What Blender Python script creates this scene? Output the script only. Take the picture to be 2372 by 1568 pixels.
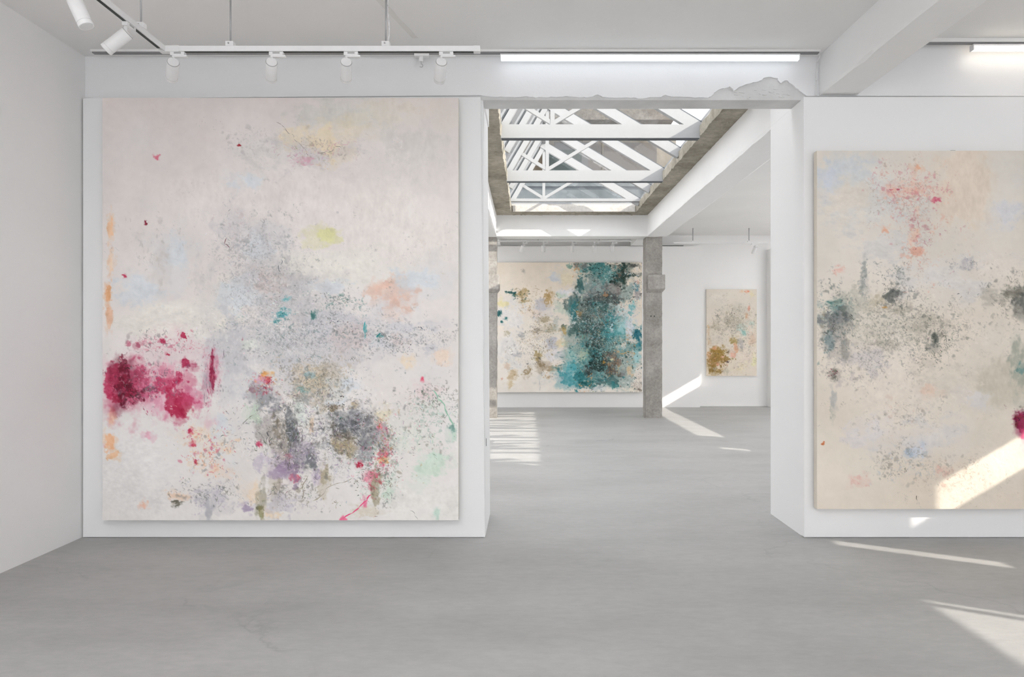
import bpy, bmesh, math, random
import numpy as np
from mathutils import Vector, Matrix

# ------------------------------------------------------------------ scene, camera, light
for o in list(bpy.data.objects):
    bpy.data.objects.remove(o)
sc = bpy.context.scene
COL = sc.collection

F = 24.0 / 36.0 * 2372.0          # focal length in pixels of the 2372 px frame
VX, VY, EYE = 1222.0, 790.0, 1.5  # vanishing point of the straight-on view, eye height

cam_d = bpy.data.cameras.new('camera')
cam_d.sensor_width = 36.0
cam_d.lens = 24.0
cam_d.shift_x = -(VX - 1186.0) / 2372.0
cam_d.shift_y = (VY - 784.0) / 2372.0
cam_d.clip_end = 200
cam = bpy.data.objects.new('camera', cam_d)
cam.location = (0, 0, EYE)
cam.rotation_euler = (math.pi / 2, 0, 0)
COL.objects.link(cam)
sc.camera = cam

vs = sc.view_settings
vs.view_transform = 'Standard'
vs.look = 'None'
vs.gamma = 1.0
vs.exposure = 0.55
vs.use_curve_mapping = False
sc.cycles.use_denoising = True
sc.cycles.max_bounces = 9
sc.cycles.diffuse_bounces = 6
sc.cycles.glossy_bounces = 3
sc.cycles.transparent_max_bounces = 12
sc.cycles.adaptive_threshold = 0.2
sc.cycles.sample_clamp_indirect = 8.0
sc.cycles.caustics_reflective = False
sc.cycles.caustics_refractive = False

SKY_STRENGTH = 2.2
SUN_STRENGTH = 4.6
w = bpy.data.worlds.new('sky')
sc.world = w
w.use_nodes = True
bg = w.node_tree.nodes['Background']
bg.inputs['Color'].default_value = (0.96, 0.968, 1.0, 1)
bg.inputs['Strength'].default_value = SKY_STRENGTH

SUN_DIR = Vector((-1.8, 1.0, -1.05)).normalized()
sun_d = bpy.data.lights.new('sun', 'SUN')
sun_d.energy = SUN_STRENGTH
sun_d.color = (1.0, 0.93, 0.83)
sun_d.angle = math.radians(0.4)
sun = bpy.data.objects.new('sun', sun_d)
sun.rotation_euler = SUN_DIR.to_track_quat('-Z', 'Y').to_euler()
sun.location = (10, -6, 10)
COL.objects.link(sun)


def portal(name, loc, rot, sx, sy):
    d = bpy.data.lights.new(name, 'AREA')
    d.shape = 'RECTANGLE'
    d.size, d.size_y = sx, sy
    d.cycles.is_portal = True
    o = bpy.data.objects.new(name, d)
    o.location, o.rotation_euler = loc, rot
    COL.objects.link(o)


portal('portal_rear', (2.0, -4.25, 1.95), (math.pi / 2, 0, 0), 10.8, 3.1)
portal('portal_roof', (0.87, 9.7, 5.35), (0, 0, 0), 2.6, 6.9)
portal('portal_left', (-2.16, 10.85, 4.6), (0, 0, 0), 2.2, 8.8)
portal('portal_slot', (6.04, 7.3, 4.6), (0, 0, 0), 2.4, 7.0)


# ------------------------------------------------------------------ materials
def s2l(c):
    c = np.asarray(c, dtype=np.float64) / 255.0
    return np.where(c <= 0.04045, c / 12.92, ((c + 0.055) / 1.055) ** 2.4)


def new_mat(name):
    m = bpy.data.materials.new(name)
    m.use_nodes = True
    nt = m.node_tree
    return m, nt, nt.nodes['Principled BSDF']


def coords(nt):
    g = nt.nodes.new('ShaderNodeNewGeometry')
    return g.outputs['Position']


def noise(nt, vec, scale, detail=4, rough=0.6):
    n = nt.nodes.new('ShaderNodeTexNoise')
    n.inputs['Scale'].default_value = scale
    n.inputs['Detail'].default_value = detail
    n.inputs['Roughness'].default_value = rough
    nt.links.new(vec, n.inputs['Vector'])
    return n.outputs['Fac']


def ramp(nt, fac, stops):
    r = nt.nodes.new('ShaderNodeValToRGB')
    e = r.color_ramp.elements
    while len(e) < len(stops):
        e.new(0.5)
    for i, (p, c) in enumerate(stops):
        e[i].position = p
        e[i].color = (*c, 1)
    nt.links.new(fac, r.inputs['Fac'])
    return r.outputs['Color']


def bump(nt, bsdf, fac, strength, dist):
    b = nt.nodes.new('ShaderNodeBump')
    b.inputs['Strength'].default_value = strength
    b.inputs['Distance'].default_value = dist
    nt.links.new(fac, b.inputs['Height'])
    nt.links.new(b.outputs['Normal'], bsdf.inputs['Normal'])


def plaster(name, col, var=0.03, rough=0.75, bstr=0.25, scale=1.3):
    m, nt, b = new_mat(name)
    p = coords(nt)
    n1 = noise(nt, p, scale, 5)
    c0 = tuple(max(0, v - var) for v in col)
    c1 = tuple(min(1, v + var) for v in col)
    nt.links.new(ramp(nt, n1, [(0.3, c0), (0.7, c1)]), b.inputs['Base Color'])
    b.inputs['Roughness'].default_value = rough
    b.inputs['Specular IOR Level'].default_value = 0.3
    bump(nt, b, noise(nt, p, 9, 6, 0.65), bstr, 0.01)
    return m


def plain(name, col, rough=0.5, metal=0.0):
    m, nt, b = new_mat(name)
    p = coords(nt)
    n1 = noise(nt, p, 30, 2)
    nt.links.new(ramp(nt, n1, [(0.3, tuple(v * 0.97 for v in col)), (0.7, col)]), b.inputs['Base Color'])
    b.inputs['Roughness'].default_value = rough
    b.inputs['Metallic'].default_value = metal
    return m


def mix_rgb(nt, fac, a, b_, mode='MIX'):
    n = nt.nodes.new('ShaderNodeMix')
    n.data_type = 'RGBA'
    n.blend_type = mode
    for inp, v in ((n.inputs[0], fac), (n.inputs[6], a), (n.inputs[7], b_)):
        if hasattr(v, 'is_linked'):
            nt.links.new(v, inp)
        elif isinstance(v, (int, float)):
            inp.default_value = v
        else:
            inp.default_value = (*v, 1)
    return n.outputs[2]


def concrete(name, dark, mid, light, scale=2.0, bstr=0.6, dist=0.02, pits=0.0):
    m, nt, b = new_mat(name)
    p = coords(nt)
    c = ramp(nt, noise(nt, p, scale, 8, 0.68), [(0.28, dark), (0.5, mid), (0.72, light)])
    c2 = ramp(nt, noise(nt, p, scale * 9, 6, 0.7), [(0.3, tuple(v * 0.72 for v in mid)), (0.65, (1, 1, 1))])
    col = mix_rgb(nt, 0.45, c, c2, 'MULTIPLY')
    nt.links.new(col, b.inputs['Base Color'])
    b.inputs['Roughness'].default_value = 0.85
    b.inputs['Specular IOR Level'].default_value = 0.2
    bump(nt, b, noise(nt, p, scale * 12, 8, 0.7), bstr, dist)
    return m


def floor_mat():
    m, nt, b = new_mat('polished_concrete')
    p = coords(nt)
    mp = nt.nodes.new('ShaderNodeMapping')
    mp.inputs['Scale'].default_value = (0.7, 1.6, 1)
    nt.links.new(p, mp.inputs['Vector'])
    v = mp.outputs['Vector']
    base = ramp(nt, noise(nt, v, 0.75, 7, 0.62),
                [(0.25, (0.35, 0.347, 0.34)), (0.5, (0.42, 0.418, 0.412)), (0.78, (0.485, 0.483, 0.475))])
    fine = ramp(nt, noise(nt, v, 14, 8, 0.72), [(0.3, (0.86, 0.86, 0.86)), (0.62, (1, 1, 1))])
    col = mix_rgb(nt, 0.8, base, fine, 'MULTIPLY')
    vo = nt.nodes.new('ShaderNodeTexVoronoi')
    vo.feature = 'DISTANCE_TO_EDGE'
    vo.inputs['Scale'].default_value = 0.33
    wn = nt.nodes.new('ShaderNodeTexNoise')
    wn.inputs['Scale'].default_value = 2.2
    wn.inputs['Detail'].default_value = 6
    nt.links.new(p, wn.inputs['Vector'])
    vm = nt.nodes.new('ShaderNodeVectorMath')
    vm.operation = 'MULTIPLY_ADD'
    vm.inputs[1].default_value = (0.9, 0.9, 0)
    nt.links.new(wn.outputs['Color'], vm.inputs[0])
    nt.links.new(p, vm.inputs[2])
    nt.links.new(vm.outputs['Vector'], vo.inputs['Vector'])
    crack = ramp(nt, vo.outputs['Distance'], [(0.0, (0.0, 0.0, 0.0)), (0.006, (1, 1, 1))])
    gate = ramp(nt, noise(nt, p, 1.1, 3), [(0.48, (0, 0, 0)), (0.62, (1, 1, 1))])
    crk = mix_rgb(nt, gate, (1, 1, 1), crack)
    col = mix_rgb(nt, 0.16, col, crk, 'MULTIPLY')
    nt.links.new(col, b.inputs['Base Color'])
    rr = nt.nodes.new('ShaderNodeMapRange')
    rr.inputs['To Min'].default_value = 0.42
    rr.inputs['To Max'].default_value = 0.62
    nt.links.new(noise(nt, v, 2.5, 5), rr.inputs['Value'])
    nt.links.new(rr.outputs['Result'], b.inputs['Roughness'])
    b.inputs['Specular IOR Level'].default_value = 0.35
    bump(nt, b, noise(nt, p, 18, 7, 0.7), 0.12, 0.006)
    return m


def glass_mat(name, tint, refl=0.08):
    m = bpy.data.materials.new(name)
    m.use_nodes = True
    nt = m.node_tree
    nt.nodes.clear()
    out = nt.nodes.new('ShaderNodeOutputMaterial')
    tr = nt.nodes.new('ShaderNodeBsdfTransparent')
    gl = nt.nodes.new('ShaderNodeBsdfGlossy')
    gl.inputs['Roughness'].default_value = 0.03
    mx = nt.nodes.new('ShaderNodeMixShader')
    lw = nt.nodes.new('ShaderNodeLayerWeight')
    lw.inputs['Blend'].default_value = 0.5
    pw = nt.nodes.new('ShaderNodeMath'); pw.operation = 'POWER'
    pw.inputs[1].default_value = 4.0
    nt.links.new(lw.outputs['Facing'], pw.inputs[0])
    fr = nt.nodes.new('ShaderNodeMath'); fr.operation = 'MULTIPLY_ADD'
    fr.inputs[1].default_value = 0.35
    fr.inputs[2].default_value = 0.025
    nt.links.new(pw.outputs['Value'], fr.inputs[0])
    tr.inputs['Color'].default_value = (*tint, 1)
    nt.links.new(fr.outputs['Value'], mx.inputs['Fac'])
    nt.links.new(tr.outputs['BSDF'], mx.inputs[1])
    nt.links.new(gl.outputs['BSDF'], mx.inputs[2])
    nt.links.new(mx.outputs['Shader'], out.inputs['Surface'])
    return m


def emit_mat(name, col, strength):
    m = bpy.data.materials.new(name)
    m.use_nodes = True
    nt = m.node_tree
    nt.nodes.clear()
    out = nt.nodes.new('ShaderNodeOutputMaterial')
    e = nt.nodes.new('ShaderNodeEmission')
    e.inputs['Color'].default_value = (*col, 1)
    e.inputs['Strength'].default_value = strength
    nt.links.new(e.outputs['Emission'], out.inputs['Surface'])
    return m


def paint_mat(name):
    m, nt, b = new_mat(name)
    a = nt.nodes.new('ShaderNodeVertexColor')
    a.layer_name = 'paint'
    nt.links.new(a.outputs['Color'], b.inputs['Base Color'])
    b.inputs['Roughness'].default_value = 0.6
    b.inputs['Specular IOR Level'].default_value = 0.25
    bump(nt, b, noise(nt, coords(nt), 60, 5, 0.7), 0.15, 0.004)
    return m


M = {}
M['wall'] = plaster('white_wall_paint', (0.86, 0.855, 0.85), 0.012)
M['board'] = plaster('white_board_paint', (0.865, 0.868, 0.872), 0.006, bstr=0.08)
M['ceil'] = plaster('white_ceiling_paint', (0.83, 0.825, 0.815), 0.015)
M['beam'] = plaster('white_beam_paint', (0.86, 0.86, 0.858), 0.015, bstr=0.4)
M['plaster'] = plaster('chipped_white_plaster', (0.84, 0.845, 0.855), 0.012, bstr=0.3)
M['oldpaint'] = plaster('worn_grey_white_paint', (0.66, 0.66, 0.655), 0.05, bstr=0.8, scale=4)
M['concrete'] = concrete('raw_concrete', (0.28, 0.255, 0.205), (0.46, 0.425, 0.355), (0.62, 0.58, 0.50), 1.6, 0.9, 0.03)
M['col'] = concrete('column_concrete', (0.30, 0.285, 0.26), (0.41, 0.39, 0.365), (0.55, 0.53, 0.50), 2.6, 0.5, 0.01)
M['stonelight'] = concrete('pale_rendered_concrete', (0.55, 0.53, 0.50), (0.66, 0.635, 0.60), (0.74, 0.72, 0.69), 2.2, 0.5, 0.01)
M['floor'] = floor_mat()
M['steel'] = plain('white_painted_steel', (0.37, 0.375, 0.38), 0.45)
M['gasket'] = plain('dark_glazing_gasket', (0.09, 0.10, 0.11), 0.7)
M['white_metal'] = plain('white_lamp_metal', (0.84, 0.84, 0.84), 0.4)
M['grey_metal'] = plain('grey_track_metal', (0.42, 0.42, 0.42), 0.45, 0.3)
M['black'] = plain('black_slot', (0.012, 0.022, 0.018), 0.5)
M['rail_grey'] = plain('rail_grey', (0.24, 0.24, 0.245), 0.5)
M['rod'] = plain('steel_rod', (0.42, 0.42, 0.43), 0.4, 0.5)
M['lens'] = plain('lamp_lens', (0.74, 0.74, 0.74), 0.2)
M['tape'] = plain('aged_ceiling_tape', (0.765, 0.755, 0.73), 0.8)
M['glass'] = glass_mat('roof_glass', (0.95, 0.955, 0.955))
M['winglass'] = glass_mat('window_glass', (0.97, 0.97, 0.97))
m = bpy.data.materials.new('frosted_glass'); m.use_nodes = True
nt_ = m.node_tree; nt_.nodes.clear()
o_ = nt_.nodes.new('ShaderNodeOutputMaterial'); t_ = nt_.nodes.new('ShaderNodeBsdfTranslucent')
t_.inputs['Color'].default_value = (0.86, 0.86, 0.86, 1)
nt_.links.new(t_.outputs['BSDF'], o_.inputs['Surface'])
M['frosted'] = m
M['tube'] = emit_mat('cool_tube_light', (0.88, 0.94, 1.0), 1.6)
M['tube_warm'] = emit_mat('warm_tube_light', (1.0, 0.90, 0.76), 2.9)
M['stretcher'] = plain('canvas_edge_cream', (0.72, 0.69, 0.62), 0.85)
M['stretcher_warm'] = plain('canvas_edge_beige', (0.76, 0.70, 0.60), 0.85)
M['facade'] = concrete('beige_facade_render', (0.19, 0.165, 0.135), (0.22, 0.195, 0.16), (0.25, 0.225, 0.185), 0.35, 0.2, 0.02)
M['facade_grey'] = concrete('grey_blue_cladding', (0.115, 0.128, 0.133), (0.128, 0.142, 0.148), (0.14, 0.155, 0.162), 0.2, 0.1, 0.01)
M['facade_mottled'] = concrete('weathered_parapet', (0.05, 0.044, 0.038), (0.15, 0.136, 0.12), (0.27, 0.255, 0.235), 1.6, 0.6, 0.03)
M['taupe'] = plain('taupe_shutter', (0.075, 0.066, 0.060), 0.7)
M['darkgrey'] = plain('dark_grey_soffit', (0.05, 0.047, 0.045), 0.8)
M['teal'] = plain('dark_teal_glazing', (0.014, 0.026, 0.025), 0.7)
M['brick'] = concrete('brown_brickwork', (0.035, 0.027, 0.018), (0.055, 0.042, 0.028), (0.08, 0.062, 0.044), 3.0, 0.6, 0.02)
M['greypane'] = plain('grey_window_pane', (0.07, 0.072, 0.075), 0.6)
M['facade_white'] = plain('white_facade', (0.10, 0.10, 0.103), 0.8)
M['paint'] = paint_mat('oil_paint')


# ------------------------------------------------------------------ helpers
def bx(bm, x0, x1, y0, y1, z0, z1):
    v = [bm.verts.new((x, y, z)) for z in (z0, z1) for y in (y0, y1) for x in (x0, x1)]
    for q in ((0, 2, 3, 1), (4, 5, 7, 6), (0, 1, 5, 4), (2, 6, 7, 3), (0, 4, 6, 2), (1, 3, 7, 5)):
        bm.faces.new([v[i] for i in q])
    return v


def prism_xz(bm, pts, y0, y1):
    """closed polygon in x,z extruded from y0 (front) to y1"""
    a = [bm.verts.new((x, y0, z)) for x, z in pts]
    b = [bm.verts.new((x, y1, z)) for x, z in pts]
    n = len(pts)
    bm.faces.new(a)
    bm.faces.new(b[::-1])
    for i in range(n):
        j = (i + 1) % n
        bm.faces.new((a[i], b[i], b[j], a[j]))


def bar(bm, p, q, w_, d, up=(0, 1, 0)):
    """rectangular bar from p to q: w_ wide along 'up', d deep across it"""
    p, q, up = Vector(p), Vector(q), Vector(up)
    ax = (q - p).normalized()
    s = ax.cross(up).normalized()
    u = s.cross(ax).normalized()
    v = []
    for c in (p, q):
        for a, b in ((-1, -1), (1, -1), (1, 1), (-1, 1)):
            v.append(bm.verts.new(c + u * (a * w_ / 2) + s * (b * d / 2)))
    for f in ((3, 2, 1, 0), (4, 5, 6, 7), (0, 1, 5, 4), (1, 2, 6, 5), (2, 3, 7, 6), (3, 0, 4, 7)):
        bm.faces.new([v[i] for i in f])


def cyl(bm, p, q, r0, r1=None, n=24, caps=True):
    p, q = Vector(p), Vector(q)
    r1 = r0 if r1 is None else r1
    ax = (q - p).normalized()
    s = ax.orthogonal().normalized()
    u = ax.cross(s)
    A, B = [], []
    for i in range(n):
        t = 2 * math.pi * i / n
        d = s * math.cos(t) + u * math.sin(t)
        A.append(bm.verts.new(p + d * r0))
        B.append(bm.verts.new(q + d * r1))
    for i in range(n):
        j = (i + 1) % n
        bm.faces.new((A[i], A[j], B[j], B[i])).smooth = True
    if caps:
        bm.faces.new(A[::-1])
        bm.faces.new(B)


def ring(bm, c, ax, R, r, n=28, k=8):
    c, ax = Vector(c), Vector(ax).normalized()
    s = ax.orthogonal().normalized()
    u = ax.cross(s)
    rows = []
    for i in range(n):
        t = 2 * math.pi * i / n
        d = s * math.cos(t) + u * math.sin(t)
        rows.append([bm.verts.new(c + d * (R + r * math.cos(2 * math.pi * j / k)) + ax * (r * math.sin(2 * math.pi * j / k))) for j in range(k)])
    for i in range(n):
        for j in range(k):
            bm.faces.new((rows[i][j], rows[(i + 1) % n][j], rows[(i + 1) % n][(j + 1) % k], rows[i][(j + 1) % k])).smooth = True


def link(name, data, parent=None):
    o = bpy.data.objects.new(name, data)
    COL.objects.link(o)
    if parent is not None:
        o.parent = parent
        # vertices are in world space: undo the offset of the thing's Empty (parts sit at the origin)
        o.matrix_parent_inverse = Matrix.Translation(-parent.location)
    return o


def obj(name, bm, mat, parent=None, bevel=0.0):
    bmesh.ops.recalc_face_normals(bm, faces=bm.faces)
    if bevel > 0:
        es = [e for e in bm.edges if e.is_manifold and e.calc_face_angle(0) > 0.6]
        bmesh.ops.bevel(bm, geom=es, offset=bevel, segments=2, affect='EDGES', profile=0.5)
    me = bpy.data.meshes.new(name)
    bm.to_mesh(me)
    bm.free()
    me.materials.append(mat)
    return link(name, me, parent)


def box_obj(name, x0, x1, y0, y1, z0, z1, mat, parent=None, bevel=0.0):
    bm = bmesh.new()
    bx(bm, x0, x1, y0, y1, z0, z1)
    return obj(name, bm, mat, parent, bevel)


def tag(o, label=None, cat=None, group=None, kind=None):
    if label: o['label'] = label
    if cat: o['category'] = cat
    if group: o['group'] = group
    if kind: o['kind'] = kind
    return o


def empty(name, loc):
    o = bpy.data.objects.new(name, None)
    o.empty_display_size = 0.1
    o.location = loc
    COL.objects.link(o)
    return o


def struct(o, label=None):
    return tag(o, label=label, kind='structure')


def X_(px, Y): return (px - VX) * Y / F
def Z_(py, Y): return EYE - (py - VY) * Y / F


def jit_line(rng, a, b, n, amp):
    """n+1 offsets of a ragged edge, smooth plus fine"""
    c = np.cumsum(rng.normal(0, 1, n + 1))
    c -= np.linspace(c[0], c[-1], n + 1)
    c = c / (np.abs(c).max() + 1e-6) * amp
    return c + rng.normal(0, amp * 0.25, n + 1)


def wall_x_holes(name, x0, x1, ya, yb, za, zb, holes, mat):
    """wall whose faces look along x, with rectangular holes (y0,y1,z0,z1)"""
    ys = sorted({ya, yb, *[h[0] for h in holes], *[h[1] for h in holes]})
    zs = sorted({za, zb, *[h[2] for h in holes], *[h[3] for h in holes]})
    bm = bmesh.new()
    for i in range(len(ys) - 1):
        run = None
        for j in range(len(zs) - 1):
            cy, cz = (ys[i] + ys[i + 1]) / 2, (zs[j] + zs[j + 1]) / 2
            solid = not any(h[0] < cy < h[1] and h[2] < cz < h[3] for h in holes)
            if solid and run is None:
                run = zs[j]
            if (not solid) and run is not None:
                bx(bm, x0, x1, ys[i], ys[i + 1], run, zs[j]); run = None
        if run is not None:
            bx(bm, x0, x1, ys[i], ys[i + 1], run, zs[-1])
    return obj(name, bm, mat)


def slab_holes(name, xa, xb, ya, yb, z0, z1, holes, mat):
    xs = sorted({xa, xb, *[h[0] for h in holes], *[h[1] for h in holes]})
    ys = sorted({ya, yb, *[h[2] for h in holes], *[h[3] for h in holes]})
    bm = bmesh.new()
    for i in range(len(xs) - 1):
        for j in range(len(ys) - 1):
            cx, cy = (xs[i] + xs[i + 1]) / 2, (ys[j] + ys[j + 1]) / 2
            if not any(h[0] < cx < h[1] and h[2] < cy < h[3] for h in holes):
                bx(bm, xs[i], xs[i + 1], ys[j], ys[j + 1], z0, z1)
    return obj(name, bm, mat)


# ------------------------------------------------------------------ the shell
XL, XR = -3.405, 7.5           # side walls
YP = 5.21                     # front face of the display walls
YW = 5.27                     # wall plane above them
YB = 5.93                     # back face of the display walls
ZC = 3.69                     # front ceiling
ZS = 3.94                     # soffit of the rear bays
OX0, OX1 = -0.325, 2.112      # passage between the display walls

struct(box_obj('floor', -3.6, 7.7, -4.3, 16.0, -0.2, 0.0, M['floor']), 'pale grey polished concrete floor through both rooms')
struct(box_obj('wall_left', XL - 0.2, XL, -4.2, 15.95, 0, 4.1, M['wall']), 'plain white wall at the left side')

holes_r = [(-0.66, 1.07, 2.2, 3.09), (2.07, 2.25, 2.5, 3.1), (2.62, 3.45, 2.745, 3.06),
           (6.79, 7.0, 2.6, 2.85), (8.14, 13.8, 2.58, 2.86), (7.2, 13.6, 0.5, 2.2)]  # last opening: frosted window added to brighten the rear room
struct(wall_x_holes('wall_right', XR, XR + 0.1, -4.2, 15.95, 0, 4.1, holes_r, M['wall']), 'white wall with high strip windows')
for k, (y0, y1, z0, z1) in enumerate(holes_r):
    e = empty(f'window_{k + 1}', (XR + 0.05, (y0 + y1) / 2, z0))
    struct(e, 'unseen frosted window added in the right wall to brighten the rear room' if k == 5 else 'narrow high window in the right wall')
    box_obj('pane', XR + 0.045, XR + 0.055, y0, y1, z0, z1, M['frosted' if k == 5 else 'winglass'], e)
    if k == 0:
        box_obj('mullion', XR + 0.02, XR + 0.08, 0.955, 0.99, z0, z1, M['steel'], e)

# unseen rear wall, with windows added to let fill daylight in
struct(box_obj('wall_rear', XL, XR, -4.2, -4.05, 0, 0.35, M['wall']), 'low wall below the added rear windows')
struct(box_obj('trim_1', XL, XR, -4.2, -4.05, 3.5, 4.1, M['wall']), 'white head above the added rear windows')
for k in range(5):
    x0 = XL + k * (XR - XL) / 5
    x1 = XL + (k + 1) * (XR - XL) / 5
    e = empty(f'window_{k + 7}', ((x0 + x1) / 2, -4.12, 0.35))
    struct(e, 'unseen tall window added behind the viewer for sky light')
    bm = bmesh.new()
    bx(bm, x0, x0 + 0.06, -4.16, -4.08, 0.35, 3.5)
    bx(bm, x1 - 0.06, x1, -4.16, -4.08, 0.35, 3.5)
    bx(bm, x0 + 0.06, x1 - 0.06, -4.16, -4.08, 0.35, 0.41)
    bx(bm, x0 + 0.06, x1 - 0.06, -4.16, -4.08, 3.44, 3.5)
    obj('window_frame', bm, M['steel'], e)
    box_obj('pane', x0 + 0.06, x1 - 0.06, -4.125, -4.115, 0.41, 3.44, M['winglass'], e)

# front ceilings
LX0, LX1, LY0, LY1 = -2.7, 1.7, -3.6, 1.9
struct(slab_holes('ceiling', XL, 2.45, -4.2, YW + 0.2, ZC, 4.1, [(LX0, LX1, LY0, LY1)], M['ceil']), 'white ceiling of the front room')
e = empty('window_14', ((LX0 + LX1) / 2, (LY0 + LY1) / 2, 4.0))  # out of view, added as soft daylight fill for the front room
struct(e, 'unseen frosted laylight added above the viewer to brighten the front room')
for i in range(4):
    for j in range(5):
        x0, x1 = LX0 + (LX1 - LX0) * i / 4, LX0 + (LX1 - LX0) * (i + 1) / 4
        y0, y1 = LY0 + (LY1 - LY0) * j / 5, LY0 + (LY1 - LY0) * (j + 1) / 5
        box_obj('glass_pane', x0 - 0.03 * (i == 0), x1 + 0.03 * (i == 3), y0 - 0.03 * (j == 0), y1 + 0.03 * (j == 4), 4.135, 4.147, M['frosted'], e)
bm = bmesh.new()
for i in range(5):
    x = LX0 + (LX1 - LX0) * i / 4
    bx(bm, x - 0.02, x + 0.02, LY0 - 0.02, LY1 + 0.02, 4.101, 4.135)
for j in range(6):
    y = LY0 + (LY1 - LY0) * j / 5
    bx(bm, LX0, LX1, y - 0.019, y + 0.019, 4.102, 4.134)
obj('glazing_bars', bm, M['steel'], e)
struct(box_obj('ceiling_bay', 2.45, 4.3, -4.2, YW + 0.2, 3.775, 4.1, M['ceil']), 'white ceiling right of the front beam')

# front beam running towards the viewer, with chipped lower edge
rng = np.random.default_rng(5)
bm = bmesh.new()
n = 70
ys = np.linspace(-4.2, YW, n + 1)
jx = jit_line(rng, 0, 1, n, 0.008)
jz = jit_line(rng, 0, 1, n, 0.009)
xl = 2.238 + (YW - ys) * 0.020
xr = 2.527 + (YW - ys) * 0.012
rows = []
for i in range(n + 1):
    chip = 0.018 if (4.2 < ys[i] < 4.32 or 4.55 < ys[i] < 4.6) else 0.0
    pts = [(xl[i], 3.85), (xl[i], 3.405), (xl[i] + abs(jx[i]) + 0.006 + chip, 3.388 + jz[i] * 0.5), (xr[i], 3.388), (xr[i], 3.85)]
    rows.append([bm.verts.new((x, ys[i], z)) for x, z in pts])
for i in range(n):
    for k in range(4):
        bm.faces.new((rows[i][k], rows[i + 1][k], rows[i + 1][k + 1], rows[i][k + 1]))
bm.faces.new(rows[0]); bm.faces.new(rows[-1][::-1])
struct(obj('ceiling_beam', bm, M['beam']), 'white ceiling beam with chipped edge in the front room')

# wall above the display walls with the lintel over the passage
e = struct(box_obj('wall_center', XL, 4.25, YW, YW + 0.2, 3.36, 4.1, M['oldpaint']), 'white wall and lintel above the passage')
low = [(-3.404, 3.365)]
pp = [(1113, 222), (1150, 224), (1180, 224.5), (1220, 223), (1240, 225), (1262, 226), (1285, 224), (1310, 223), (1345, 226), (1365, 224),
      (1385, 219), (1395, 224), (1410, 226), (1450, 226), (1480, 228), (1505, 226), (1532, 224), (1540, 220), (1560, 223.5), (1590, 225),
      (1620, 225), (1640, 226), (1648, 222), (1655, 215), (1665, 207), (1678, 204), (1690, 200), (1700, 210), (1712, 202), (1728, 195),
      (1745, 190), (1762, 187), (1768, 181), (1785, 177.5), (1801, 182), (1808, 192), (1820, 186), (1832, 193), (1845, 204), (1856, 214), (1868, 222)]
fine = []
for (xa, ya), (xb, yb) in zip(pp[:-1], pp[1:]):
    for t in (0, 0.34, 0.67):
        fine.append((xa + (xb - xa) * t + rng.normal(0, 0.8), ya + (yb - ya) * t + rng.normal(0, 0.7)))
fine.append(pp[-1])
low += [(X_(a, YW - 0.018), max(3.362, Z_(b, YW - 0.018))) for a, b in fine]
low += [(4.249, Z_(222, YW - 0.018)), (4.249, 3.80), (-3.404, 3.80)]
bm = bmesh.new()
prism_xz(bm, low, YW - 0.018, YW)
obj('plaster_skin', bm, M['plaster'], e)
bm = bmesh.new()
for k in range(26):   # small bits of broken render in the scar
    px, py = rng.uniform(1705, 1840), rng.uniform(207, 229)
    x, z = X_(px, YW), Z_(py, YW)
    a, b = rng.uniform(0.006, 0.025), rng.uniform(0.002, 0.005)
    prism_xz(bm, [(x - a, z), (x - a * 0.3, z + b), (x + a, z + b * 0.4), (x + a * 0.4, z - b)], YW - rng.uniform(0.002, 0.006), YW)
tag(obj('render_crumbs', bm, M['oldpaint'], e), kind='stuff')

# the two display walls
e = struct(box_obj('wall_front_left', XL + 0.05, OX0 - 0.035, YW + 0.001, YB, 0, 3.359, M['wall']), 'white display wall carrying the large pink painting')
bm = bmesh.new()
prism_xz(bm, [(-3.392, 0.004), (OX0, 0.004), (OX0 - 0.034, 3.362), (-3.392, 3.352)], YP, YW)
obj('facing_board', bm, M['board'], e)
bm = bmesh.new()
prism_xz(bm, [(OX0 - 0.035, 0.0), (OX0, 0.0), (OX0 - 0.02, 3.359), (OX0 - 0.035, 3.359)], YW + 0.001, YB)
obj('jamb_board', bm, M['board'], e)
box_obj('upper_block', XL, OX0 - 0.01, YW + 0.201, YB, 3.36, ZS, M['wall'], e)
box_obj('latch_slot', -0.3245, -0.322, 5.36, 5.372, 0.675, 0.735, M['black'], e)

e = struct(box_obj('wall_front_right', OX1, 4.25, YW + 0.001, YB, 0, 3.359, M['board']), 'white display wall carrying the cream painting at right')
bm = bmesh.new()
prism_xz(bm, [(OX1, 0.004), (4.25, 0.004), (4.25, 3.362), (OX1 - 0.004, 3.362)], YP, YW)
obj('facing_board', bm, M['board'], e)
box_obj('upper_block', OX1, 4.25, YW + 0.201, YB, 3.36, ZS, M['board'], e)

# rear bays: ceilings, beams
KX0, KX1, KY0, KY1 = -3.2, -1.12, 6.5, 15.2
struct(slab_holes('ceiling_rear_left', XL, -1.0, YB, 15.75, ZS, 4.1, [(KX0, KX1, KY0, KY1)], M['ceil']), 'white ceiling left of the skylight')
e = empty('window_12', ((KX0 + KX1) / 2, (KY0 + KY1) / 2, 4.1))  # out of view, added so more daylight reaches the rear room
struct(e, 'unseen flat roof light added over the left rear bay for more daylight')
box_obj('glass_pane', KX0 - 0.05, KX1 + 0.05, KY0 - 0.05, KY1 + 0.05, 4.101, 4.111, M['winglass'], e)
for k in range(8):
    box_obj('tie_bar', KX0, KX1, KY0 + 0.55 + k * 1.1, KY0 + 0.61 + k * 1.1, 4.0, 4.07, M['steel'], e)
e = empty('window_13', (6.0, 13.5, 4.0))  # out of view, added to lift the brightness of the rear room
struct(e, 'unseen frosted laylight added at the far end of the right bay as fill')
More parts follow.
